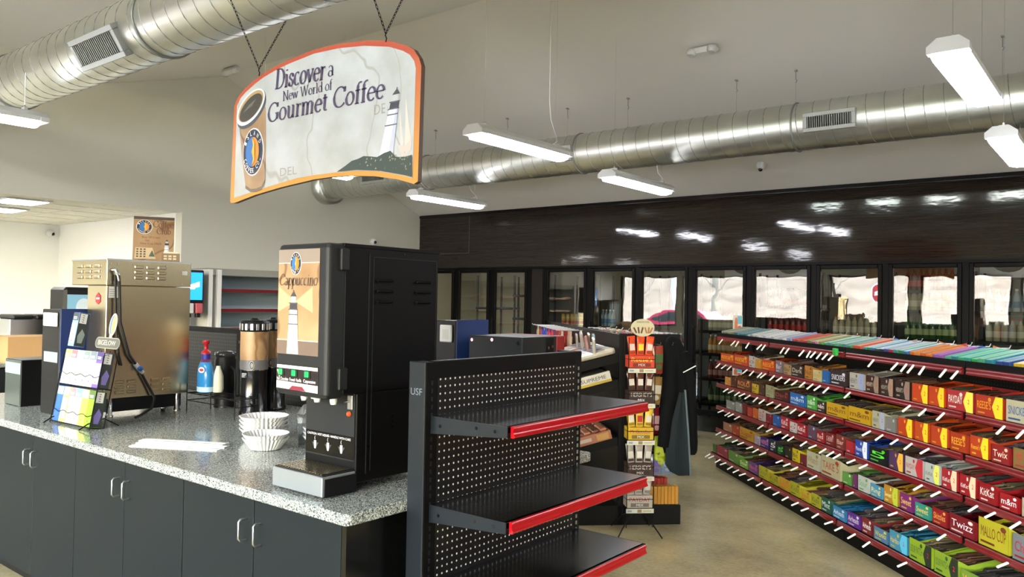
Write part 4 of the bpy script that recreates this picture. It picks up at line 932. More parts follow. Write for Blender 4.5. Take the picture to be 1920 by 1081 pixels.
for hx, hz in ((-3.875, 2.85), (-2.835, 2.843)):
    y = 2.567-2.58; b = MB(); b.tube([(hx, y, hz-.012), (hx+.006, y, hz+.005), (hx-.004, y, hz+.02), (hx+.004, y, hz+.034)], .003, 'black_metal', 5); b.build('hook', t)
    chain(t, (hx, y, hz+.03), (hx, 2.56-.235-2.58, 3.31)); chain(t, (hx, y, hz+.03), (hx, 2.56+.235-2.58, 3.31))

# ================================================================ ROOM BEYOND: LEFT WALL FURNITURE
b = MB(); b.box(-10.0, -8.88, .4, 5.15, .85, .89, 'granite', .004); tag(b.build('countertop'), 'far granite countertop along the side room opening', 'countertop')
for i, y in enumerate((.45, 1.63, 2.81, 3.99)):
    t = thing('base_cabinet', 'black cabinet under the far granite countertop, %s from the front' % ordinal(i), 'cabinet', (-8.92, y, 0), 0, 'cabinets under the far countertop'); b = MB(); b.box(-.5, 0, 0, 1.14, 0, .85, 'black_laminate'); b.build('cabinet_body', t)
    for k in (0, 1): b = MB(); b.box(0, .02, .01+.565*k, .565+.565*k, .1, .84, 'black_laminate', .002); b.build('cabinet_door', t)
t = thing('cardboard_box', 'open tan cardboard box on the far countertop at the left edge', 'box', (-9.35, 3.1, .892))
b = MB(); b.box(0, .42, 0, .5, 0, .26, 'cardboard', .002); b.box(-.02, .45, -.02, .52, .0, .012, 'cardboard'); b.build('carton', t); b = MB(); b.poly([(.02, .0, .26), (.4, 0, .26), (.38, -.12, .29), (.04, -.12, .29)], 'cardboard'); b.build('carton_flap', t)
t = thing('steel_dispenser', 'stainless condiment dispenser with three black lids behind the cardboard box', 'dispenser', (-9.95, 3.33, .89)); b = MB(); b.box(0, .4, 0, .72, 0, .42, 'steel_plate', .004); b.build('dispenser_body', t)
for k in range(3): b = MB(); b.box(.02, .42, .02+.235*k, .23+.235*k, .42, .47, 'dark_grey', .015); b.build('lid', t)
def soda(y, lab, c, wht):
    t = thing('soda_dispenser', lab, 'soda dispenser', (-9.4, y, .89)); b = MB(); b.box(0, .5, 0, .5, .5, 1.02, 'black_plastic', .01); b.box(0, .25, .02, .48, 0, .5, 'steel_plate', .004); b.box(0, .5, 0, .5, 0, .06, 'steel_plate', .01); b.build('dispenser_body', t)
    b = MB(frame((.502, .02, 0), (0, 1, 0), (0, 0, 1))); b.rect(0, .46, .66, .99, c, .0); b.poly([(.02, .8), (.3, .84), (.42, .88), (.42, .82), (.25, .78), (.02, .77)], wht, .002); b.rect(.06, .36, .79, .83, wht, .003); b.build('lit_front', t)
    for k in range(4): b = MB(); b.box(.46, .55, .03+.115*k, .12+.115*k, .5, .62, ink(('C9CBCB', 'B5545A', 'C9CBCB', 'B5545A')[k]), .008); b.box(.48, .53, .05+.115*k, .1+.115*k, .45, .5, 'black_plastic', .006); b.build('valve', t)
soda(4.7, 'soda dispenser with glowing blue screen right of the steel brewer', 'screen_blue', 'screen_white')
t = thing('frozen_drink_machine', 'black drink machine with pale blue picture panel left of the steel brewer', 'drink machine', (-9.4, 3.1+.95, 1.36)); t.location = (-9.0, 4.0-.35, .89)
b = MB(); b.box(-.38, 0, .0, .42, 0, .78, 'black_plastic', .03); b.build('machine_body', t); b = MB(frame((.002, .03, 0), (0, 1, 0), (0, 0, 1))); b.rect(.0, .34, .3, .7, ink('8CC3E0'), .001); b.ell(.17, .56, .08, .1, ink('D6E6EE'), .002); b.ell(.15, .4, .08, .06, ink('C99A76'), .003); b.ell(.2, .38, .06, .05, ink('B98A66'), .004); b.build('picture_panel', t)
# white shelving along the left wall
t = thing('wall_shelving', 'pale wall shelving with dark red price rails along the left wall', 'shelving', (-8.98, 5.30, 0), PI/2)
b = MB(); b.box(0, 3.2, .4, .42, .1, 1.93, 'pegboard_pale'); b.build('back_panel', t)
b = MB(); b.box(0, 3.2, .02, .45, 1.86, 1.945, mat('canopy_grey', '8E8F86', .5), .004); b.build('canopy', t)
b = MB(); b.box(.0, 3.2, 0, .42, 0, .15, 'dark_grey'); b.build('base_deck', t)
for x in (0.0, .12, 1.3, 2.5): b = MB(); b.box(x-.001, x+.055, -.02 if x < .3 else .37, .4, .0, 1.93, 'white_plastic' if x < .3 else 'cooler_grey', .003); b.build('upright', t)
for z in (1.69, 1.44, 1.2, .95, .7, .45):
    b = MB(); b.box(.2, 3.18, .05, .4, z-.03, z, 'white_plastic'); s = b.build('shelf', t); b = MB(); b.box(.2, 3.18, .035, .05, z-.035, z+.003, 'rail_dark_red', .003); b.build('price_rail', s)
# ================================================================ SHELVING UNITS
def rail(b, x0, x1, z, m):
    # curved price channel hanging on the front lip, y = 0 is the shelf lip
    P = [(0, 0), (-.006, .002), (-.014, -.004), (-.01, -.014), (-.012, -.022), (-.018, -.032), (-.012, -.037), (0, -.036)]
    R = [[(x, p[0], z+p[1]) for p in P] for x in (x0, x1)]
    b.rings([r[::-1] for r in R], m, True)
def bracket(b, x, D, z, m='black_metal'):
    b.M = frame((x, 0, z), (0, 1, 0), (0, 0, 1)); b.prism([(.0, -.036), (.05, -.04), (D-.01, -.085), (D, -.085), (D, .0), (0, -.0)], -.0015, .0015, m)
    for q in ((.06, -.02), (.14, -.018), (D-.05, -.03)): b.ell(q[0], q[1], .006, .006, 'black_gloss', .003, 10)
    b.M = Matrix()
def section(t, x, w, D, H, shelves, railm, peg, tags=(), back=True, baseD=None, seg0=True, plate='black_metal'):
    if back:
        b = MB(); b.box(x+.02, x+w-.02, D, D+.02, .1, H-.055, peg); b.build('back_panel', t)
        b = MB(); b.box(x+.015, x+w-.015, D-.004, D+.03, H-.06, H, 'black_metal', .003); b.build('top_cap', t)
    for z, d, thick in shelves:
        y0 = D-d
        b = MB(); b.box(x+.004, x+w-.004, y0, D, z-.022, z, 'black_gloss', .002); b.box(x+.004, x+w-.004, y0, y0+.012, z-.036, z, 'black_metal'); bracket_m = Matrix.Translation((0, y0, 0))
        for xx in (x+.002, x+w-.002):
            b.M = frame((xx, y0, z), (0, 1, 0), (0, 0, 1)); b.prism([(.0, -.036), (.05, -.04), (d-.01, -.06), (d, -.06), (d, .0), (0, .0)], -.0015, .0015, plate)
            for q in ((.05, -.02), (.13, -.018), (d-.05, -.03)):
                for s in (-1, 1): b.ell(q[0], q[1], .006, .006, 'black_gloss', .003*s, 10)
            b.M = Matrix()
        sh = b.build('shelf', t)
        b = MB(Matrix.Translation((0, y0, 0))); rail(b, x+.018, x+w-.018, z-.001, railm); b.build('price_rail', sh)
        for tx in tags.get(round(z, 2), ()) if tags else ():
            if x <= tx < x+w:
                b = MB(Matrix.Translation((tx, y0-.014, z-.022)) @ Matrix.Rotation(math.radians({1.29: 52, 1.05: 42, .83: 34, .61: 30}.get(round(z, 2), 24)+random.uniform(-6, 6)), 4, 'X') @ Matrix.Rotation(random.uniform(-.25, .15), 4, 'Z')); b.box(-.006, .006, -.062, 0, -.005, .005, 'tag_white', .002); b.build('price_tag', sh)
# ---- the empty black unit beside the counter
t = thing('display_shelving', 'empty black pegboard shelving unit with bright red shelf rails beside the counter', 'shelving', (-1.584, 1.985, 0), PI/2)
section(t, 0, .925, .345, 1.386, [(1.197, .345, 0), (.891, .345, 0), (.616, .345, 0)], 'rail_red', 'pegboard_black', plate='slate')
b = MB(); b.box(.0, .925, -.06, .345, .0, .16, 'black_metal', .003); b.build('base_deck', t)
b = MB(); b.box(-.035, -.026, .338, .416, 0, 1.386, 'slate', .003); b.box(-.026, .034, .34, .414, 0, 1.383, 'black_metal', .002)
for i in range(44): b.box(.0, .008, .339, .3402, .1+.028*i, .115+.028*i, 'slate')
b.M = frame((-.0355, .416, 0), (0, -1, 0), (0, 0, 1)); b.text('USF', .012, 1.27, .024, ink('6A767D'), .055, 'l', z=.0008); b.build('upright', t)
b = MB(); b.box(.9, .945, .34, .445, 0, 1.386, 'black_metal', .003)
for i in range(44): b.box(.915, .925, .3385, .34, .1+.028*i, .115+.028*i, 'duct_seam')
b.build('upright', t)
b = MB(); b.box(.036, .9, .395, .41, .1, 1.35, 'black_metal'); b.build('rear_panel', t)

# ---- the long candy shelving, turned 45 degrees
TH = math.radians(44.3); D2 = Vector((math.sin(TH), -math.cos(TH), 0)); N2 = Vector((-math.cos(TH), -math.sin(TH), 0)); RZ = math.atan2(D2.y, D2.x)
def UN(u, n, z=0): v = D2*u+N2*n; return (v.x, v.y, z)
CO = UN(-7.608, -2.843); CM = Matrix.Translation(CO) @ Matrix.Rotation(RZ, 4, 'Z')
TG = {1.29: [.18, .5, .58, .82, 1.09, 1.16, 1.52, 1.61, 1.86, 1.96, 2.04, 2.13, 2.22, 2.31, 2.81, 3.07, 3.16, 3.23, 3.33, 3.52, 3.62],
 1.05: [.12, .28, .41, .79, .93, 1.1, 1.18, 1.35, 1.49, 1.63, 1.76, 1.88, 2.01, 2.12, 2.24, 2.53, 3.2, 3.35, 3.51, 3.97, 4.1],
 .83: [.34, .48, .62, .74, .86, 1.02, 1.16, 1.33, 1.47, 1.61, 1.74, 1.89, 2.04, 2.2, 2.78, 2.92, 3.08, 3.22, 3.38],
 .61: [.23, .39, .48, .63, 1.14, 1.32, 1.48, 1.61, 1.71, 1.92, 2.07, 2.21, 2.32, 2.41, 2.6, 2.75, 3.32, 3.48, 3.78, 3.91, 4.08],
 .39: [.17, .32, .43, .59, .73, .93, 1.05, 1.2, 1.52, 1.65, 1.78, 1.92, 2.08, 2.38, 2.58, 2.92, 3.08, 3.23, 3.37, 3.53, 4.0],
 .15: [.02, .12, .29, .44, .6, .75, .9, 1.07, 1.25, 1.41, 1.57, 1.73, 1.9, 2.06, 2.21, 2.41, 2.54, 2.7, 2.87, 3.06, 3.26]}
SD = .40
for i in range(4):
    x = i*1.221
    t = thing('candy_shelving', 'black shelving section with dark red rails full of candy, %s from the far end' % ordinal(i), 'shelving', CO, RZ, 'sections of the long candy shelving')
    section(t, x, 1.221, SD, 1.37, [(1.29, SD, 0), (1.05, SD, 0), (.83, SD, 0), (.61, SD, 0), (.39, SD, 0), (.15, SD+.05, 0)], 'rail_dark_red', 'pegboard_far', TG)
    b = MB(); b.box(x+.004, x+1.217, -.004, .004, 1.285, 1.325, 'black_metal', .001); b.box(x+.004, x+1.217, 0, .28, 1.291, 1.3, 'black_metal'); b.build('gum_tray', t)
    for xx in (x, x+1.221): b = MB(); b.box(xx-.018, xx+.018, SD, SD+.04, 0, 1.37, 'black_metal', .003); b.build('upright', t)
    b = MB(); b.box(x+.004, x+1.217, 0.0, SD, .0, .128, 'black_metal'); b.build('kick_plate', t)
    b = MB(); b.box(x+.02, x+1.2, SD+.045, SD+.05, .1, 1.31, 'black_metal'); b.build('rear_panel', t)
def flat(c, f): 
    v = [int(int(c[i:i+2], 16)*f) for i in (0, 2, 4)]; return '%02X%02X%02X' % tuple(min(255, q) for q in v)
def carton(w, col, txt='', tc='FFFFFF', flap=None, h=.07, lidh=0, bars='6B4A3A', side=None, D=.27):
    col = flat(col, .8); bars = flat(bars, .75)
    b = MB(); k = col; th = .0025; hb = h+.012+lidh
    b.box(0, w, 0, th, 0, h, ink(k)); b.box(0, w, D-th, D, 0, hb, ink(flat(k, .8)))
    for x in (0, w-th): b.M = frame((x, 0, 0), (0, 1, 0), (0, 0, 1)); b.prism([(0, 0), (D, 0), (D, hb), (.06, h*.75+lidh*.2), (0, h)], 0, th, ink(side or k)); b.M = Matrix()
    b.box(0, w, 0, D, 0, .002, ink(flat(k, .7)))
    b.M = frame((0, -.0004, 0), (1, 0, 0), (0, 0, 1)); x0, x1 = .006, w-.006
    if flap: f = min(.05, w*.28); b.poly([(w-f, 0), (w, 0), (w, h), (w-f, h), (w-f*1.5, h*.5)], ink(flap), .0006); b.text('2', w-f*.8, h*.42, h*.22, ink('C8202A'), None, 'l', .0012); x1 = w-f*1.5
    if txt and w > .09: b.text(txt, (x0+x1)/2, h*.36, min(h*.38, (x1-x0)*.33), ink(tc), (x1-x0)*.88, 'c', .001)
    elif txt: b.text(txt, (x0+x1)/2, h*.36, (x1-x0)*.26, ink(tc), (x1-x0)*.8, 'c', .001)
    b.rect(x0+.01, x0+(x1-x0)*.55, h*.12, h*.2, ink(flat(tc, .8)), .0008)
    if w > .1: b.ell(x1-(x1-x0)*.15, h*.82, (x1-x0)*.1, h*.1, ink(flat(tc, .9)), .0007, 12)
    o = b.build('candy_carton')
    b = MB(); n = max(3, int(w/.026)); rng = random.Random(int(w*1e4)+len(txt))
    for r in range(2):
        for i in range(n):
            bx = .006+(w-.012)*(i+.1)/n; bw = (w-.012)/n*.82; zz = .02+.026*r+rng.uniform(0, .01) + h*.42*(1-r*.3); y0 = .012+.1*r; y1 = D-.012
            R = []
            for y, s in ((y0, .2), (y0+.012, 1), (y1-.012, 1), (y1, .2)):
                R.append([(bx+bw*.5+bw*.5*math.cos(a), y, zz+.011*s*math.sin(a)+.008*rng.random()*(y > .05)+(y-y0)*.06) for a in [2*PI*q/6 for q in range(6)]])
            b.rings([q for q in R], gl(flat(bars, rng.choice((.7, 1, 1.25)))), smooth=False)
    c = b.build('wrapped_bars', o); c['kind'] = 'stuff'
    return o
ROWS = [
 (1.05, 'top carton', [(.08, .43, 'D9481F', "REESE'S", 'F4B52A'), (.43, .76, 'D4421E', "REESE'S", 'F4C22A'), (.77, .9, 'DAD3C8', 'o', '6B3F25'), (.92, 1.03, 'E09A2B', '', 'F4D060'), (1.05, 1.3, 'D9481F', "REESE'S", 'F4B52A'), (1.32, 1.44, '8A7B84', 'Bar', 'D8D0D8'), (1.47, 1.6, 'C2A06E', 'Bar', '5A3A22'), (1.61, 1.81, '3B2620', 'Dark', 'C9C2B4'), (1.83, 1.95, 'D08A3A', 'Nut', '4A2A14'), (1.96, 2.09, 'DCD39A', 'Almond', 'B5862A'), (2.1, 2.2, '2E6FB8', '', 'A9CCE8'), (2.22, 2.44, '3A2A2A', 'SNICKERS', 'E4E4F4'),
   (2.48, 2.66, 'CFCBC0', "HERSHEY'S", '4A4A55', '8E9CC0'), (2.68, 2.83, '4A2418', "HERSHEY'S", 'C9B9A4', '8A7A6A'), (2.85, 2.99, '3E2A22', "HERSHEY'S", 'B9AFA0', '9A8070'), (3.01, 3.16, '33231D', "HERSHEY'S", 'B9AFA0', '8A7468'), (3.18, 3.33, 'E04A1A', '', 'F4A52A', 'F0CE28'), (3.34, 3.48, 'E04A1A', '', 'F4A52A', 'F0CE28'), (3.5, 3.71, 'C8323A', 'PAYDAY', 'F0EBE0', 'F0DC50'), (3.73, 3.93, 'C93A1E', "REESE'S", 'E8A02A', 'F0CE28'), (3.95, 4.2, 'D9D2B0', 'SNICKERS', '2E5FA8', 'C8323A'), (4.22, 4.5, '8A2A20', 'Bar', 'E0C8A0'), (4.52, 4.8, '3B2620', 'Dark', 'C9C2B4')]),
 (.83, 'second carton', [(.2, .34, 'E0953E', '', 'F4D090'), (.36, .49, '5A2E1C', '', 'B07A50'), (.5, .82, '6B3420', 'ROLO', 'E8A050'), (.84, .97, 'E8C22A', 'Bar', '3A2A1A'), (.99, 1.11, '4E3420', '', 'A08050'), (1.13, 1.29, 'B9B68A', 'Zero', '6A6A4A'), (1.31, 1.57, '4A221C', 'Dark', 'A05048'), (1.59, 1.85, '2E74C8', 'm&m', 'DCE6F0'), (1.87, 2.01, '58B84A', 'm&m', 'F0F4E8'), (2.03, 2.15, '3A2A22', 'm&m', 'F0E8E0'), (2.17, 2.45, 'E2B21E', 'm&m', '6A3A1A'), (2.47, 2.74, 'E2B21E', 'm&m', '6A3A1A'),
   (2.76, 2.9, 'C9C3A4', "HERSHEY'S", '4A4A48', '9AA4B8'), (2.91, 3.02, '8E8A86', '', 'C8C8C8'), (3.04, 3.19, 'D8461C', '', 'F4B52A', 'F0CE28'), (3.21, 3.34, 'E0561C', '', 'F4B52A', 'F0CE28'), (3.36, 3.51, 'D9481F', '', 'F4B52A', 'F0CE28'), (3.53, 3.67, 'C8401A', "REESE'S", 'F4B52A'), (3.69, 3.83, 'D9481F', "Reese's", 'F4C42A', 'F0CE28'), (3.85, 3.98, 'A81E22', 'Twix', 'F0DCC0'), (4.0, 4.2, '9A7840', 'Twix', 'C8323A'), (4.22, 4.5, 'D9481F', "REESE'S", 'F4B52A'), (4.52, 4.8, '3A2A22', 'm&m', 'F0E8E0')]),
 (.61, 'third carton', [(.24, .46, '9A9C90', '', 'E8E8E0'), (.47, .62, 'A6A89C', '', 'E8E8E0'), (.64, .73, '7A1E22', '', 'C85050'), (.75, .85, 'C83A2A', '', 'F0B050'), (.87, .97, 'D8702A', '', 'F0D080'), (.99, 1.12, 'D8D0C8', 'Zip', 'B52A2A'), (1.14, 1.26, '8A1C2C', '', 'D88090'), (1.28, 1.41, '2E6AB8', '', 'B8D0F0'), (1.43, 1.57, 'B81E2C', 'KitKat', 'F0E0E0'), (1.59, 1.7, 'E0DCD8', 'o', 'A02030'), (1.72, 1.87, 'B81A2A', 'KitKat', 'F0E0E0'), (1.89, 2.01, '6A4A5A', '', 'A8D0E0'), (2.03, 2.14, 'A82026', 'Red', 'F0D0C0'), (2.16, 2.29, '7E2422', 'CHERRY', 'D8A8A0'), (2.31, 2.42, '8A3A30', 'Bar', 'D8B0A0'), (2.44, 2.54, 'C02A34', '', 'F0E8E0'), (2.56, 2.71, '2A50B8', 'Mounds', 'E8F0FA', 'DCE4F0'), (2.73, 2.93, '14181C', '5', '5AD83A'), (2.95, 3.1, '5A3A6A', '', 'E8A23A', 'E8B040'),
   (3.12, 3.29, 'DCD4CC', 'PAYDAY', 'B02028', 'B8303A'), (3.31, 3.44, 'D8DCD4', 'KitKat', '5A5A50', 'D8DC60'), (3.46, 3.59, 'C02832', 'KitKat', 'F0E8E0', 'E0C8A8'), (3.61, 3.74, 'B81824', 'KitKat', 'F0E8E0', 'E0C8A8'), (3.76, 3.89, 'A8141C', 'KitKat', 'F0E8E0'), (3.91, 4.04, 'B81820', 'm&m', 'F0F0F0'), (4.06, 4.2, 'D0C4A4', 'm&m', '4A3A6A'), (4.22, 4.5, 'B81824', 'KitKat', 'F0E8E0'), (4.52, 4.8, '2A50B8', 'Mounds', 'E8F0FA')]),
 (.39, 'fourth carton', [(.17, .39, 'B87A5A', '', 'E8D0B0'), (.41, .56, 'C0402A', '', 'F0C060'), (.58, .89, 'D8A030', "Sugar", '8A3A1A'), (.91, 1.02, 'B8A8B8', '', 'F0F0F0'), (1.04, 1.21, '3A2A7A', 'NERDS', 'E890B0'), (1.23, 1.35, '23262A', '5', 'F0F0F0'), (1.37, 1.49, '14241C', '5', '5AC84A'), (1.51, 1.62, '2A241A', '', 'E0B030'), (1.64, 1.75, 'E8CC1E', 'Bit', '3A3018'), (1.77, 1.86, '7A2430', '', 'E0C040'), (1.88, 2.07, 'CFC9A8', 'Whatch', '8A6A3A', None, .09), (2.1, 2.38, 'C8BE94', 'TAKE 5', 'A03A20', None, .1), (2.4, 2.52, '6AA84A', '', 'E8F0C0'), (2.53, 2.58, '7A3A6A', '', 'E8C0D0'), (2.6, 2.73, 'D8DCD0', 'Sour', '4A9A4A'), (2.75, 2.88, '5AA8D0', 'Ring', 'F0E080'), (2.9, 3.05, 'D89A30', 'Sweet', 'F0F0A0', 'B8C83A'), (3.07, 3.2, '8A2A7A', 'Sweet', 'F0C860'), (3.22, 3.36, '3AA894', 'Sweet', 'F0C860'),
   (3.38, 3.51, 'A8141E', 'Skittles', 'F0A050'), (3.53, 3.74, '8E1220', 'Twizz', 'F0E0E0'), (3.76, 3.98, 'D8CC2A', 'MALLO CUP', '7A3A1E', None, .1), (4.0, 4.2, '8A8E94', 'Chunky', 'A8242E', None, .09), (4.22, 4.5, 'D8CC2A', 'MALLO CUP', '7A3A1E'), (4.52, 4.8, 'A8141E', 'Skittles', 'F0A050')]),
 (.15, 'bottom carton', [(.02, .12, '4A7A2A', '', 'B8D860'), (.13, .41, 'A83040', '', 'F0A0B0'), (.43, .68, '6A9A3A', '', 'E8D0D0'), (.7, .89, '7AB03A', 'Sour', 'F0F0C0'), (.91, 1.1, '6A4A8A', 'Nerds', 'E86A8A'), (1.12, 1.31, 'D0C02A', 'Sour', '5A7A1A'), (1.33, 1.5, 'C8B42A', 'Kids', '4A6A1A'), (1.52, 1.69, 'D0A82A', 'Sour', 'D8582A'), (1.71, 1.87, 'C8BC2A', 'Kids', '4A6A1A'), (1.89, 2.03, 'D8C42E', 'Sour', 'C84A2A'), (2.05, 2.18, 'C8C02A', 'Kids', '3A5A1A'), (2.2, 2.34, '1E5A44', 'Mint', 'D8E8E0'), (2.36, 2.53, '3A90C8', 'Airheads', 'F0F4F8'), (2.55, 2.71, '6A2A9A', 'Airheads', 'F0F0F8'), (2.73, 2.85, '8A2A2A', 'Airheads', 'F0E8E8'),
   (2.87, 3.02, '5A8AB0', 'Wonka', 'E8D850'), (3.04, 3.22, '4AA0C0', 'Haribo', 'F0C040', '58B8D8'), (3.24, 3.45, 'A8C82A', 'SOUR PATCH', '2A5A2A', '1E2A1E', .085), (3.47, 3.67, 'A0C030', 'SOUR PATCH', '2A5A2A', '1E2A1E', .085), (3.69, 3.88, '8AB03A', 'Worms', 'E8A040'), (3.9, 4.15, '8A6A4A', 'Mix', 'D8C8A0'), (4.17, 4.5, 'A8C82A', 'SOUR PATCH', '2A5A2A'), (4.52, 4.8, 'D0C02A', 'Sour', '5A7A1A')])]
SHN = {1.05: 'upper', .83: 'second', .61: 'third', .39: 'fourth', .15: 'bottom'}
def cname(h):
    r, g, bb = (int(h[i:i+2], 16) for i in (0, 2, 4)); mx, mn = max(r, g, bb), min(r, g, bb)
    if mx < 75: return 'near-black'
    if mx-mn < 28: return 'white' if mx > 190 else 'grey'
    if r == mx and mx-mn < 60: return 'cream' if mx > 170 else 'brown'
    if r == mx: 
        if g > .75*r: return 'yellow'
        if g > .38*r: return 'orange' if r > 180 else 'brown'
        return ('red' if r > 145 else 'dark red') if g < .25*r+5 or bb > .2*r else 'orange red'
    if g == mx: return 'green' if mx > 110 else 'dark green'
    return 'purple' if r > g*1.1 else 'blue'
for z, wd, L in ROWS:
    for i, r in enumerate(L):
        x0, x1, c = r[:3]; tx = r[3]; tc = r[4]; fl = r[5] if len(r) > 5 else None; h = (r[6]*1.4 if len(r) > 6 else (.108 if fl else .09+.01*((i*7) % 3-1)))
        bars = {0: '6B4A3A', 1: '5A5250', 2: '7A6A50'}[i % 3] if i % 4 else flat(c, .75)
        y = .006 if z > .2 else -.04
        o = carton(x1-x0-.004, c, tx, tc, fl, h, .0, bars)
        o.matrix_world = CM @ Matrix.Translation((x0+.002, y, z+.001)) @ Matrix.Rotation(random.uniform(-.015, .015), 4, 'Z')
        tag(o, '%s candy carton%s, %s from far end of %s shelf' % (cname(c), ', yellow flap' if fl == 'F0CE28' else '', ordinal(i), SHN[z]), 'candy carton', 'candy cartons on the %s shelf' % SHN[z])
# larger tray standing behind others on the second and third shelf
for x0, w, z, c, tx, tc, lb in ((3.82, .3, .83, 'D9481F', "Reese's", 'F4C42A', 'large orange king size carton standing behind smaller ones at the right'), (2.8, .26, .61, '2A5AC0', 'Almond Joy', 'E8F0FA', 'large blue carton standing behind the black and green carton')):
    b = MB(); b.box(0, w, 0, .1, 0, .13, ink(c), .001); b.M = frame((0, -.0005, 0), (1, 0, 0), (0, 0, 1)); b.text(tx, w/2, .088, .03, ink(tc), w*.8, 'c', .001); o = b.build('candy_carton')
    o.matrix_world = CM @ Matrix.Translation((x0, .285, z+.001)); tag(o, lb, 'candy carton', 'large cartons at the back of the candy shelves')
# gum and mint packs on the top shelf
GUM = [(.1, .42, 7, ['7E8468', '8A9070', '747C60'], 'B9BDA6'), (.44, .72, 6, ['2E6A74', '3A7A84', '28606A'], 'A8BCBC'), (.74, 1.0, 5, ['C8C8C4', 'A8A8B0'], 'DEDEDA'), (1.02, 1.5, 7, ['C9CCD0', 'B4B8C4', 'D4D6D4'], 'EEEEEC'), (1.52, 1.6, 1, ['8A9AD0'], 'A8B8E0'), (1.62, 1.86, 3, ['C24A3A', 'A83A4A', 'C8604A'], 'D88A72'), (1.88, 2.1, 3, ['6A9A3A', 'B04A8A', 'C890B0'], 'D8C898'), (2.12, 2.5, 5, ['4AA07A', '5A8A9A', '3A9A5A', '6AB08A'], 'C4DCCC'), (2.52, 2.62, 1, ['C8502A'], 'E0B0A0'), (2.64, 3.14, 7, ['3A8A8A', '2E8A4A', '3A6AB0', '2A5A3A', '2A2A4A', '4A4AA8', 'B02A3A'], 'C8DCDC'),
  (3.16, 3.36, 3, ['D8702A', 'E08A3A', 'D0602A'], 'E09A4A'), (3.38, 3.46, 1, ['9A5AB0'], 'B87AC0'), (3.48, 3.86, 5, ['5AB08A', '2A8AA0', '3AA86A', '2E9A8A', '2AA04A'], '6AC0A0'), (3.88, 3.98, 1, ['2A4A9A'], '4A8A9A'), (4.0, 4.1, 1, ['D8B82A'], 'E8CC50'), (4.12, 4.2, 1, ['9A1E2A'], 'C89A4A'), (4.22, 4.8, 7, ['2A4AA8', 'D8702A', '2AA04A'], 'C8CCD8')]
gi = 0
for x0, x1, n, cs, top in GUM:
    n = max(1, round((x1-x0)/.052))
    for i in range(n):
        w = (x1-x0)/n; c = cs[i % len(cs)]; b = MB(); h = .036; d = .25
        h += random.uniform(-.006, .004); d -= random.uniform(0, .02); b.box(.003, w-.005, 0, d, 0, h, ink(flat(c, .85)), .0015); b.rect(.004, w-.006, .003, d-.003, ink(flat(top, random.choice((.62, .74, .8, .88)))), h+.0006); b.rect(w*.6, w*.66, .006, d-.006, ink(flat(c, .9)), h+.0013)
        b.rect(w*.3, w*.45, .01, d-.02, ink(flat(top, .86)), h+.0012)
        b.M = frame((0, -.0005, 0), (1, 0, 0), (0, 0, 1)); b.text('GUM' if w > .04 else 'o', w/2, .009, .01, ink('F0F0F0'), w*.6, 'c', .001)
        o = b.build('gum_box'); o.matrix_world = CM @ Matrix.Translation((x0+w*i, .008, 1.306)) @ Matrix.Rotation(math.radians(12), 4, 'X') @ Matrix.Rotation(random.uniform(-.035, .035), 4, 'Z')
        tag(o, '%s gum box, %s from the far end of the top candy shelf' % (cname(c), ordinal(gi)), 'gum box', 'gum boxes along the top candy shelf'); gi += 1
# small green clip-on
o = MB().box(0, .05, 0, .02, 0, .05, ink('1E9A3A'), .003).build('shelf_clip'); o.matrix_world = CM @ Matrix.Translation((2.34, -.045, 1.262)); tag(o, 'small green plastic clip on the top candy rail', 'clip')
# goods hanging on the far side of the candy shelving
def pegbag(name, w, h, c, c2, th=.03):
    b = MB(); R = []
    for z, k in ((-h, .15), (-h+.012, .25), (-h*.75, 1), (-h*.35, 1), (-.03, .25), (0, .15)):
        R.append([(w/2*math.cos(a)*(1 if k > .3 else .98), th/2*k*math.sin(a), z) for a in [2*PI*i/12 for i in range(12)]])
    b.rings(R, gl(c), smooth=True); b.M = frame((0, -th*.5-.001, 0), (1, 0, 0), (0, 0, 1)); b.rect(-w*.36, w*.36, -h*.6, -h*.3, ink(c2), .001); b.ell(0, -h*.75, w*.25, h*.1, ink(c2), .001, 12); return b.build(name)
for i in range(14):
    x = 1.35+.17*i; c = ('9A8A7A', 'B8B0A0', 'C87A3A', '8A9A9A', 'B83A3A', '3A5AA8')[i % 6 if i < 9 else (4, 5, 2, 0, 4)[i-9]]
    b = MB(); b.tube([(0, 0, 0), (0, .14, .0), (0, .15, .02)], .003, 'steel_plate', 5); hk = b.build('peg_hook'); hk.matrix_world = CM @ Matrix.Translation((x, SD+.055, 1.37)); tag(hk, 'steel peg hook on the back of the candy shelving, %s along' % ordinal(i), 'peg hook', 'peg hooks behind the candy shelving')
    o = pegbag('snack_bag', .11, .15, c, 'D8D0C0'); o.matrix_world = CM @ Matrix.Translation((x, SD+.13, 1.375)) @ Matrix.Rotation(.2*((i % 3)-1), 4, 'Y'); tag(o, '%s snack bag tip showing behind the top candy shelf, %s along' % (cname(c), ordinal(i)), 'snack bag', 'snack bags behind the candy shelving')

# ---- second 45-degree unit, seen from its near end
U0 = -5.62; GM = Matrix.Translation(UN(U0, -1.40)) @ Matrix.Rotation(RZ-PI, 4, 'Z')
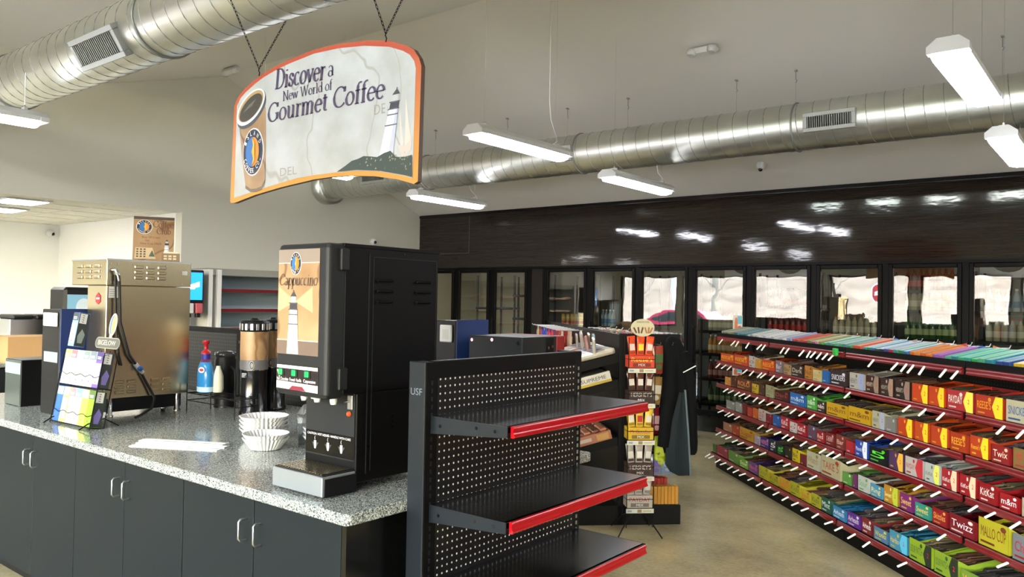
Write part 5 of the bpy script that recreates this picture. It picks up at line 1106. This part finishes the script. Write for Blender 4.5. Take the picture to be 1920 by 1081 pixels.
# local frame: x runs away from the camera along the unit, +y toward the coffee side, -y toward the candy aisle
def GL_(x, y, z): return GM @ Matrix.Translation((x, y, z))
t = thing('snack_shelving', 'tall black snack shelving with its narrow end toward the camera', 'shelving', UN(U0, -1.40), RZ-PI)
b = MB(); b.box(.03, 3.4, -.02, .02, .1, 1.37, 'brown_laminate'); b.build('back_panel', t)
b = MB(); b.box(0, .03, -.03, .03, 0, 1.38, 'black_metal', .003); b.build('upright', t)
b = MB(); b.box(3.4, 3.43, -.03, .03, 0, 1.38, 'black_metal', .003); b.build('upright', t)
b = MB(); b.box(0, 3.4, -.44, .44, 0, .14, 'black_metal', .003); b.build('base_deck', t)
tilt = math.radians(15)
for z in (1.215, 1.03, .61):
    b = MB(Matrix.Translation((0, .02, z+.02)) @ Matrix.Rotation(-tilt, 4, 'X')); b.box(.04, 3.38, 0, .36, -.02, 0, 'black_gloss', .002); b.box(.035, .04, 0, .36, -.06, 0, 'black_metal'); b.build('shelf', t)
for z in (1.1, .8, .5):
    b = MB(); b.box(.04, 3.38, -.4, -.02, z-.02, z, 'black_gloss', .002); b.build('shelf', t)
def lay(o, x, y, z, rot=0, tl=tilt): o.matrix_world = GM @ Matrix.Translation((x, .02, z+.02)) @ Matrix.Rotation(-tl, 4, 'X') @ Matrix.Translation((0, y, .002)) @ Matrix.Rotation(rot, 4, 'Z')
b = MB(); b.box(0, .3, 0, .26, 0, .075, ink('C9C4B6'), .002); b.box(-.0012, .0, 0, .26, 0, .018, ink('B89A30')); b.M = frame((-.001, .26, 0), (0, -1, 0), (0, 0, 1)); b.text('SUPREME', .13, .03, .026, ink('3A3A3E'), .19, 'c', .001); b.text('PROTEIN', .13, .021, .006, ink('6A6A6A'), .07, 'c', .001)
b.M = Matrix(); b.box(.01, .29, .01, .25, .075, .1, 'clear_plastic', .01)
o = b.build('snack_carton'); lay(o, .02, .06, 1.03); tag(o, 'white and yellow carton with bold dark lettering on the tilted snack shelf', 'snack carton')
for i, (x, c, n) in enumerate(((.02, 'A0664A', 'reddish tan'), (.3, '7A4A3A', 'brown'), (.58, '6A2A28', 'dark red'))):
    b = MB(); b.box(0, .26, 0, .27, 0, .065, ink(c), .002); b.M = frame((-.001, .27, 0), (0, -1, 0), (0, 0, 1)); b.rect(.16, .25, .01, .055, ink('B88848'), .001); b.rect(.02, .12, .02, .045, ink('B8A898'), .001)
    b.M = Matrix()
    for k in range(4): b.box(.02, .24, .02+.06*k, .07+.06*k, .065, .085, gl(flat(c, .8 if k % 2 else 1.1)), .008)
    o = b.build('snack_carton'); lay(o, x, .05, .61); tag(o, '%s bar carton on the lower tilted snack shelf, %s from the near end' % (n, ordinal(i)), 'snack carton', 'bar cartons on the lower tilted shelf')
for i in range(11):
    c = ('B8B29E', 'A8A498', '98A4A8', 'B09890', 'A8A8A8', '9098A4', 'A85A2A', 'B8B0A0', '889098', 'A89888', '9A8A80')[i]
    b = MB(); R = [[(.045*k*math.cos(a)+.05, y, max(0, .024+.028*k*math.sin(a))) for a in [2*PI*q/10 for q in range(10)]] for y, k in ((.03, .7), (.05, .95), (.18, 1), (.3, .9), (.33, .8))]
    b.rings(R[::-1], gl(c), smooth=False); b.box(.025, .075, .1, .2, .051, .053, ink('4A5A80' if i % 2 else '8A7868')); o = b.build('snack_pouch'); lay(o, .02+.088*i, .0, 1.215, random.uniform(-.08, .08)); tag(o, '%s snack pouch lying on the top tilted shelf, %s from the near end' % (cname(c), ordinal(i)), 'snack pouch', 'snack pouches on the top tilted shelf')
for i in range(7):
    c = ('B8B4A4', '8CA8B0', 'A87A74', '98806A', 'B0A090', 'B8B8B0', 'A89C90')[i]; s_ = 1 if i % 2 else .85
    b = MB(); b.rings([[(w*math.cos(a), .01*math.sin(a)+z*.12, z*s_) for a in [2*PI*q/10 for q in range(10)]] for z, w in ((0, .03), (.04, .04), (.1, .032), (.13, .042), (.15, .03))], gl(c), smooth=False); o = b.build('snack_pouch'); o.matrix_world = GM @ Matrix.Translation((.08+.11*i, .2-.03*(i % 2), 1.22)) @ Matrix.Rotation(.35*((i % 3)-1), 4, 'Y'); tag(o, '%s snack pouch standing upright behind the lying ones, %s from near end' % (cname(c), ordinal(i)), 'snack pouch', 'upright snack pouches on the top tilted shelf')
for i in range(9):
    c = ('B8A088', '9A3020', '6A2040', 'B02A3A', 'B02A3A', '2A40A0', '2A3AA8', '8A3A2A', 'A8987A')[i]; x = 1.45+.2*i
    b = MB(); b.tube([(0, 0, 0), (0, .24, .0), (0, .255, .015)], .003, 'steel_plate', 5); hk = b.build('peg_hook'); hk.matrix_world = GL_(x, .022, 1.345); tag(hk, 'steel peg hook high on the left of the snack shelving, %s from near end' % ordinal(i), 'peg hook', 'peg hooks on the snack shelving')
    for k in range(2):
        o = pegbag('candy_bag', .14, .17, c, flat(c, 1.3) if k else 'C0B8A8'); o.matrix_world = GL_(x, .21-.07*k, 1.34) @ Matrix.Rotation(PI/2*0+.1*k, 4, 'Z'); tag(o, '%s candy bag on the %s hook from the near end, %s' % (cname(c), ordinal(i), ('front', 'rear')[k]), 'candy bag', 'hanging candy bags on the snack shelving')
for i in range(7):
    x = .1+.22*i; b = MB(); b.tube([(0, 0, 0), (0, -.2, .0), (0, -.215, .02)], .003, 'steel_plate', 5); hk = b.build('peg_hook'); hk.matrix_world = GL_(x, -.022, 1.375); tag(hk, 'steel peg hook on the right side of the snack shelving, %s back' % ordinal(i), 'peg hook', 'peg hooks on the right of the snack shelving')
    c = ('7A2A1A', 'A8402A', 'A82A2A', 'B8802A', 'A8903A', 'A83A2A', '8A7A5A')[i]; o = pegbag('candy_bag', .12, .15, c, 'C0B8A8'); o.matrix_world = GL_(x, -.13, 1.385); tag(o, '%s candy bag on the right side hooks of the snack shelving, %s back' % (cname(c), ordinal(i)), 'candy bag', 'candy bags on the right of the snack shelving')
EN = [(1.30, .22, '8A3A2A', '3A5A2A', .2), (1.30, .31, '1E1614', 'A8A094', .2), (1.08, .22, '8A6A3A', 'C0B8A8', .2), (1.08, .31, 'A89880', 'B8C0C8', .2), (.86, .22, '6A1018', 'A88080', .19), (.86, .30, '6A1018', '985058', .19), (.66, .24, '98A81A', 'A8B030', .24), (.53, .22, '70767E', '5A4A8A', .15), (.52, .31, '6A7A98', '9098A8', .13)]
for i, (z, y, c, c2, h) in enumerate(EN):
    b = MB(); b.tube([(.03, 0, 0), (-.14, 0, 0), (-.155, 0, .018)], .003, 'steel_plate', 5); hk = b.build('peg_hook'); hk.matrix_world = GL_(-.03, -y, z+.01); tag(hk, 'steel end hook right of the chocolate display, %s from the top' % ordinal(i), 'peg hook', 'end hooks beside the chocolate display')
    o = pegbag('candy_bag', .088, h, c, c2); o.matrix_world = GL_(-.1, -y, z) @ Matrix.Rotation(-PI/2, 4, 'Z') @ Matrix.Rotation(.06*((i % 3)-1), 4, 'Y'); tag(o, '%s hanging pack beside the chocolate display, %s from the top' % (cname(c), ordinal(i)), 'candy bag', 'hanging packs beside the chocolate display')
b = MB(); b.box(0, .012, -.42, -.03, .46, 1.38, 'black_metal', .003); b.build('end_panel', t)
WR = thing('wire_display', 'tall narrow wire display rack of chocolate with five printed pockets', 'display rack', UN(U0+.08, -1.40), RZ-PI)
WM = Matrix.Translation(UN(U0+.08, -1.40)) @ Matrix.Rotation(RZ-PI, 4, 'Z')
wy0, wy1 = -.185, .005; WC = -.09
b = MB()
for y in (wy0, wy1):
    for x in (-.09, .03): b.tube([(x, y, .03), (x, y, 1.36)], .003, 'black_metal', 5)
for z in (1.147, .90, .642, .39, .165): b.tube([(-.09, wy0, z+.06), (-.09, wy1, z+.06), (.03, wy1, z+.06), (.03, wy0, z+.06)], .0025, 'black_metal', 4, True)
b.build('wire_frame', WR)
for a in ((-.27, -.2), (-.24, .1), (.05, -.2), (.05, .08)): b = MB(); b.tube([(-.03, WC, .16), (a[0]*.6, WC+(a[1]-WC)*.6, .08), (a[0], a[1], .006)], .005, 'black_metal', 6); b.build('rack_leg', WR)
b = MB(frame((-.095, WC, 1.43), (0, -1, 0), (0, 0, 1)))
b.prism([(.085*math.cos(a), .062*math.sin(a)) for a in [2*PI*i/24 for i in range(24)]], -.003, .003, ink('BDB898'))
for p, r in ((-.055, .5), (-.03, .15), (-.005, -.25), (.022, .3), (.042, -.1), (.06, -.5)):
    c, d = math.cos(r), math.sin(r); b.poly([(p+(u*c-v*d), -.018+(u*d+v*c)) for u, v in ((-.006, -.022), (.006, -.022), (.006, .022), (-.006, .022))], ink('5A3026' if p < 0 else '9A6A4A'), .0045)
b.text('SNACKTIME', 0, .034, .012, ink('4A3A30'), .09, 'c', .0045)
b.build('header_sign', WR)
PK = [(1.147, 'C03A1A', 'D0481E', "Reese's", 'F4C42A', 'orange'), (.90, '2A1610', '5A3222', "HERSHEY'S", 'C8C0B8', 'dark brown'), (.642, 'C09A20', 'D0AC38', 'Mr.Goodbar', 'A8281A', 'yellow'), (.39, '3A2018', 'A89E90', "HERSHEY'S", 'D8D0C4', 'brown and white'), (.165, 'A89E90', 'B8B0A4', 'PAYDAY', '9A2432', 'cream and red')]
LV = {1.147: 'topmost', .90: 'second', .642: 'middle', .39: 'fourth', .165: 'lowest'}
for z, c, c2, tx, tc, nm in PK:
    b = MB(); b.box(-.088, .028, wy0+.004, wy1-.004, z, z+.085, ink(c), .002)
    b.M = frame((-.0885, wy1, z), (0, -1, 0), (0, 0, 1)); b.text(tx, .095, .045, .028, ink(tc), .15, 'c', .0012); b.rect(.03, .16, .008, .034, ink(flat(c, .6)), .001); b.text('MIX', .095, .012, .018, ink('D8D4CC'), .05, 'c', .0018); o = b.build('candy_tray'); o.matrix_world = WM
    tag(o, '%s chocolate tray in the wire display, %s of five' % (nm, LV[z]), 'candy tray', 'chocolate trays in the wire display')
    b = MB(frame((-.094, wy1+.004, z-.034), (0, -1, 0), (0, 0, 1))); b.box(0, .198, 0, .03, -.002, .002, ink('C4C2B4')); b.rect(.01, .04, .008, .022, ink('8A9090'), .003); b.rect(.08, .11, .004, .026, ink('88704A'), .003); b.rect(.12, .18, .01, .02, ink('B0A47A'), .003); b.build('price_strip', WR)
    for k in range(3):
        y = wy0+.038+.058*(2-k); b = MB(); R = []
        for zz, s in ((0, .6), (.03, 1), (.09, 1), (.12, .25), (.135, .3)): R.append([(.014*s*math.cos(a), .027*math.sin(a)*(1 if s > .4 else 1.1), zz) for a in [2*PI*q/10 for q in range(10)]])
        b.rings(R, gl(c2), smooth=False); b.box(-.0155, -.0135, -.018, .018, .035, .08, ink(tc if k % 2 else 'C8C0B4')); b.box(-.0155, -.0135, -.02, .02, .012, .028, ink(flat(c, .7))); o = b.build('chocolate_pack'); o.matrix_world = WM @ Matrix.Translation((-.05, y, z+.087)) @ Matrix.Rotation(-.1+.1*k, 4, 'X')
        tag(o, '%s chocolate pack in the %s tray of the wire display, %s' % (nm, LV[z], ('left', 'centre', 'right')[k]), 'chocolate pack', 'chocolate packs in the wire display')
for row, (x, z, n, c, nm, h) in enumerate(((-.03+.05, .141, 10, 'B07A20', 'yellow', .13), (.12, .141, 8, '9A2218', 'red', .17), (.2, .141, 6, '3E4090', 'violet blue', .2), (.28, .141, 6, '5A3A2A', 'brown', .225))):
    for i in range(n):
        b = MB(); b.box(0, .07, 0, .024, 0, h, ink(c), .0015); b.rect(.005, .065, .003, .021, ink(flat(c, 1.15)), h+.0005); o = b.build('slim_carton'); o.matrix_world = GL_(x, -.165-.0262*(i+1), z); tag(o, '%s slim carton in the row on the low deck, %s from the left' % (nm, ordinal(i)), 'slim carton', 'slim cartons in rows on the low deck')
JM = GL_(-.13, -.36, 0)
t = thing('jacket', 'black jacket hanging from the end of the snack shelving', 'jacket', JM.to_translation(), RZ-PI)
rng = random.Random(3); b = MB(); R = []
R = []
def ring(z, wx, wy, cx, cy, fold, ph):
    r = []
    for i in range(40):
        a = 2*PI*i/40; k = 1+fold*math.sin(5*a+ph)+fold*.5*math.sin(9*a-ph*1.7); r.append((cx+wx*k*math.cos(a), cy+wy*k*math.sin(a), z))
    return r
for z, wx, wy, cx, cy, f in ((1.37, .015, .02, .03, .03, 0), (1.35, .035, .05, .02, .03, .03), (1.28, .055, .075, .01, .025, .05), (1.15, .065, .095, 0, .015, .07), (1.0, .07, .11, 0, .0, .08), (.84, .075, .125, 0, -.005, .09), (.70, .08, .13, 0, -.01, .1), (.62, .08, .125, 0, -.02, .12), (.56, .075, .115, 0, -.03, .13), (.54, .07, .11, 0, -.03, .13)):
    R.append(ring(z, wx, wy, cx, cy, f, z*3))
b.rings(R[::-1], 'jacket'); b.build('jacket_body', t)
b = MB(); b.tube([(-.01, -.03, 1.26), (-.02, -.07, 1.05), (-.02, -.09, .85), (-.02, -.1, .66), (-.02, -.1, .57)], [.045, .052, .05, .045, .045], 'jacket', 12); b.build('sleeve', t)
b = MB(); b.tube([(-.04, .06, 1.2), (-.07, .07, 1.0), (-.07, .1, .82), (-.06, .115, .6)], [.04, .045, .045, .04], 'jacket', 12); b.build('sleeve', t)
b = MB(); b.rings([[(-.085+.004*math.sin(i*.9), y0+(y1-y0)*i/8, z) for i in range(9)]+[(-.078+.004*math.sin(i*.9), y1+(y0-y1)*i/8, z) for i in range(9)] for z, y0, y1 in ((.98, -.02, .01), (.75, -.05, .07), (.6, -.06, .1), (.48, -.07, .105), (.43, -.07, .07), (.40, -.07, .01))][::-1], 'jacket_lining', smooth=False); b.rings([[(-.092, y0, z), (-.092, y0+.012, z), (-.08, y0+.012, z), (-.08, y0, z)] for z, y0 in ((1.0, -.035), (.7, -.062), (.4, -.082))][::-1], ink('4A585C'), smooth=False); b.build('open_front', t)
b = MB(); b.tube([(-.07, -.02, 1.12), (-.1, -.1, 1.17)], .004, 'white_plastic', 5); b.build('drawstring', t)
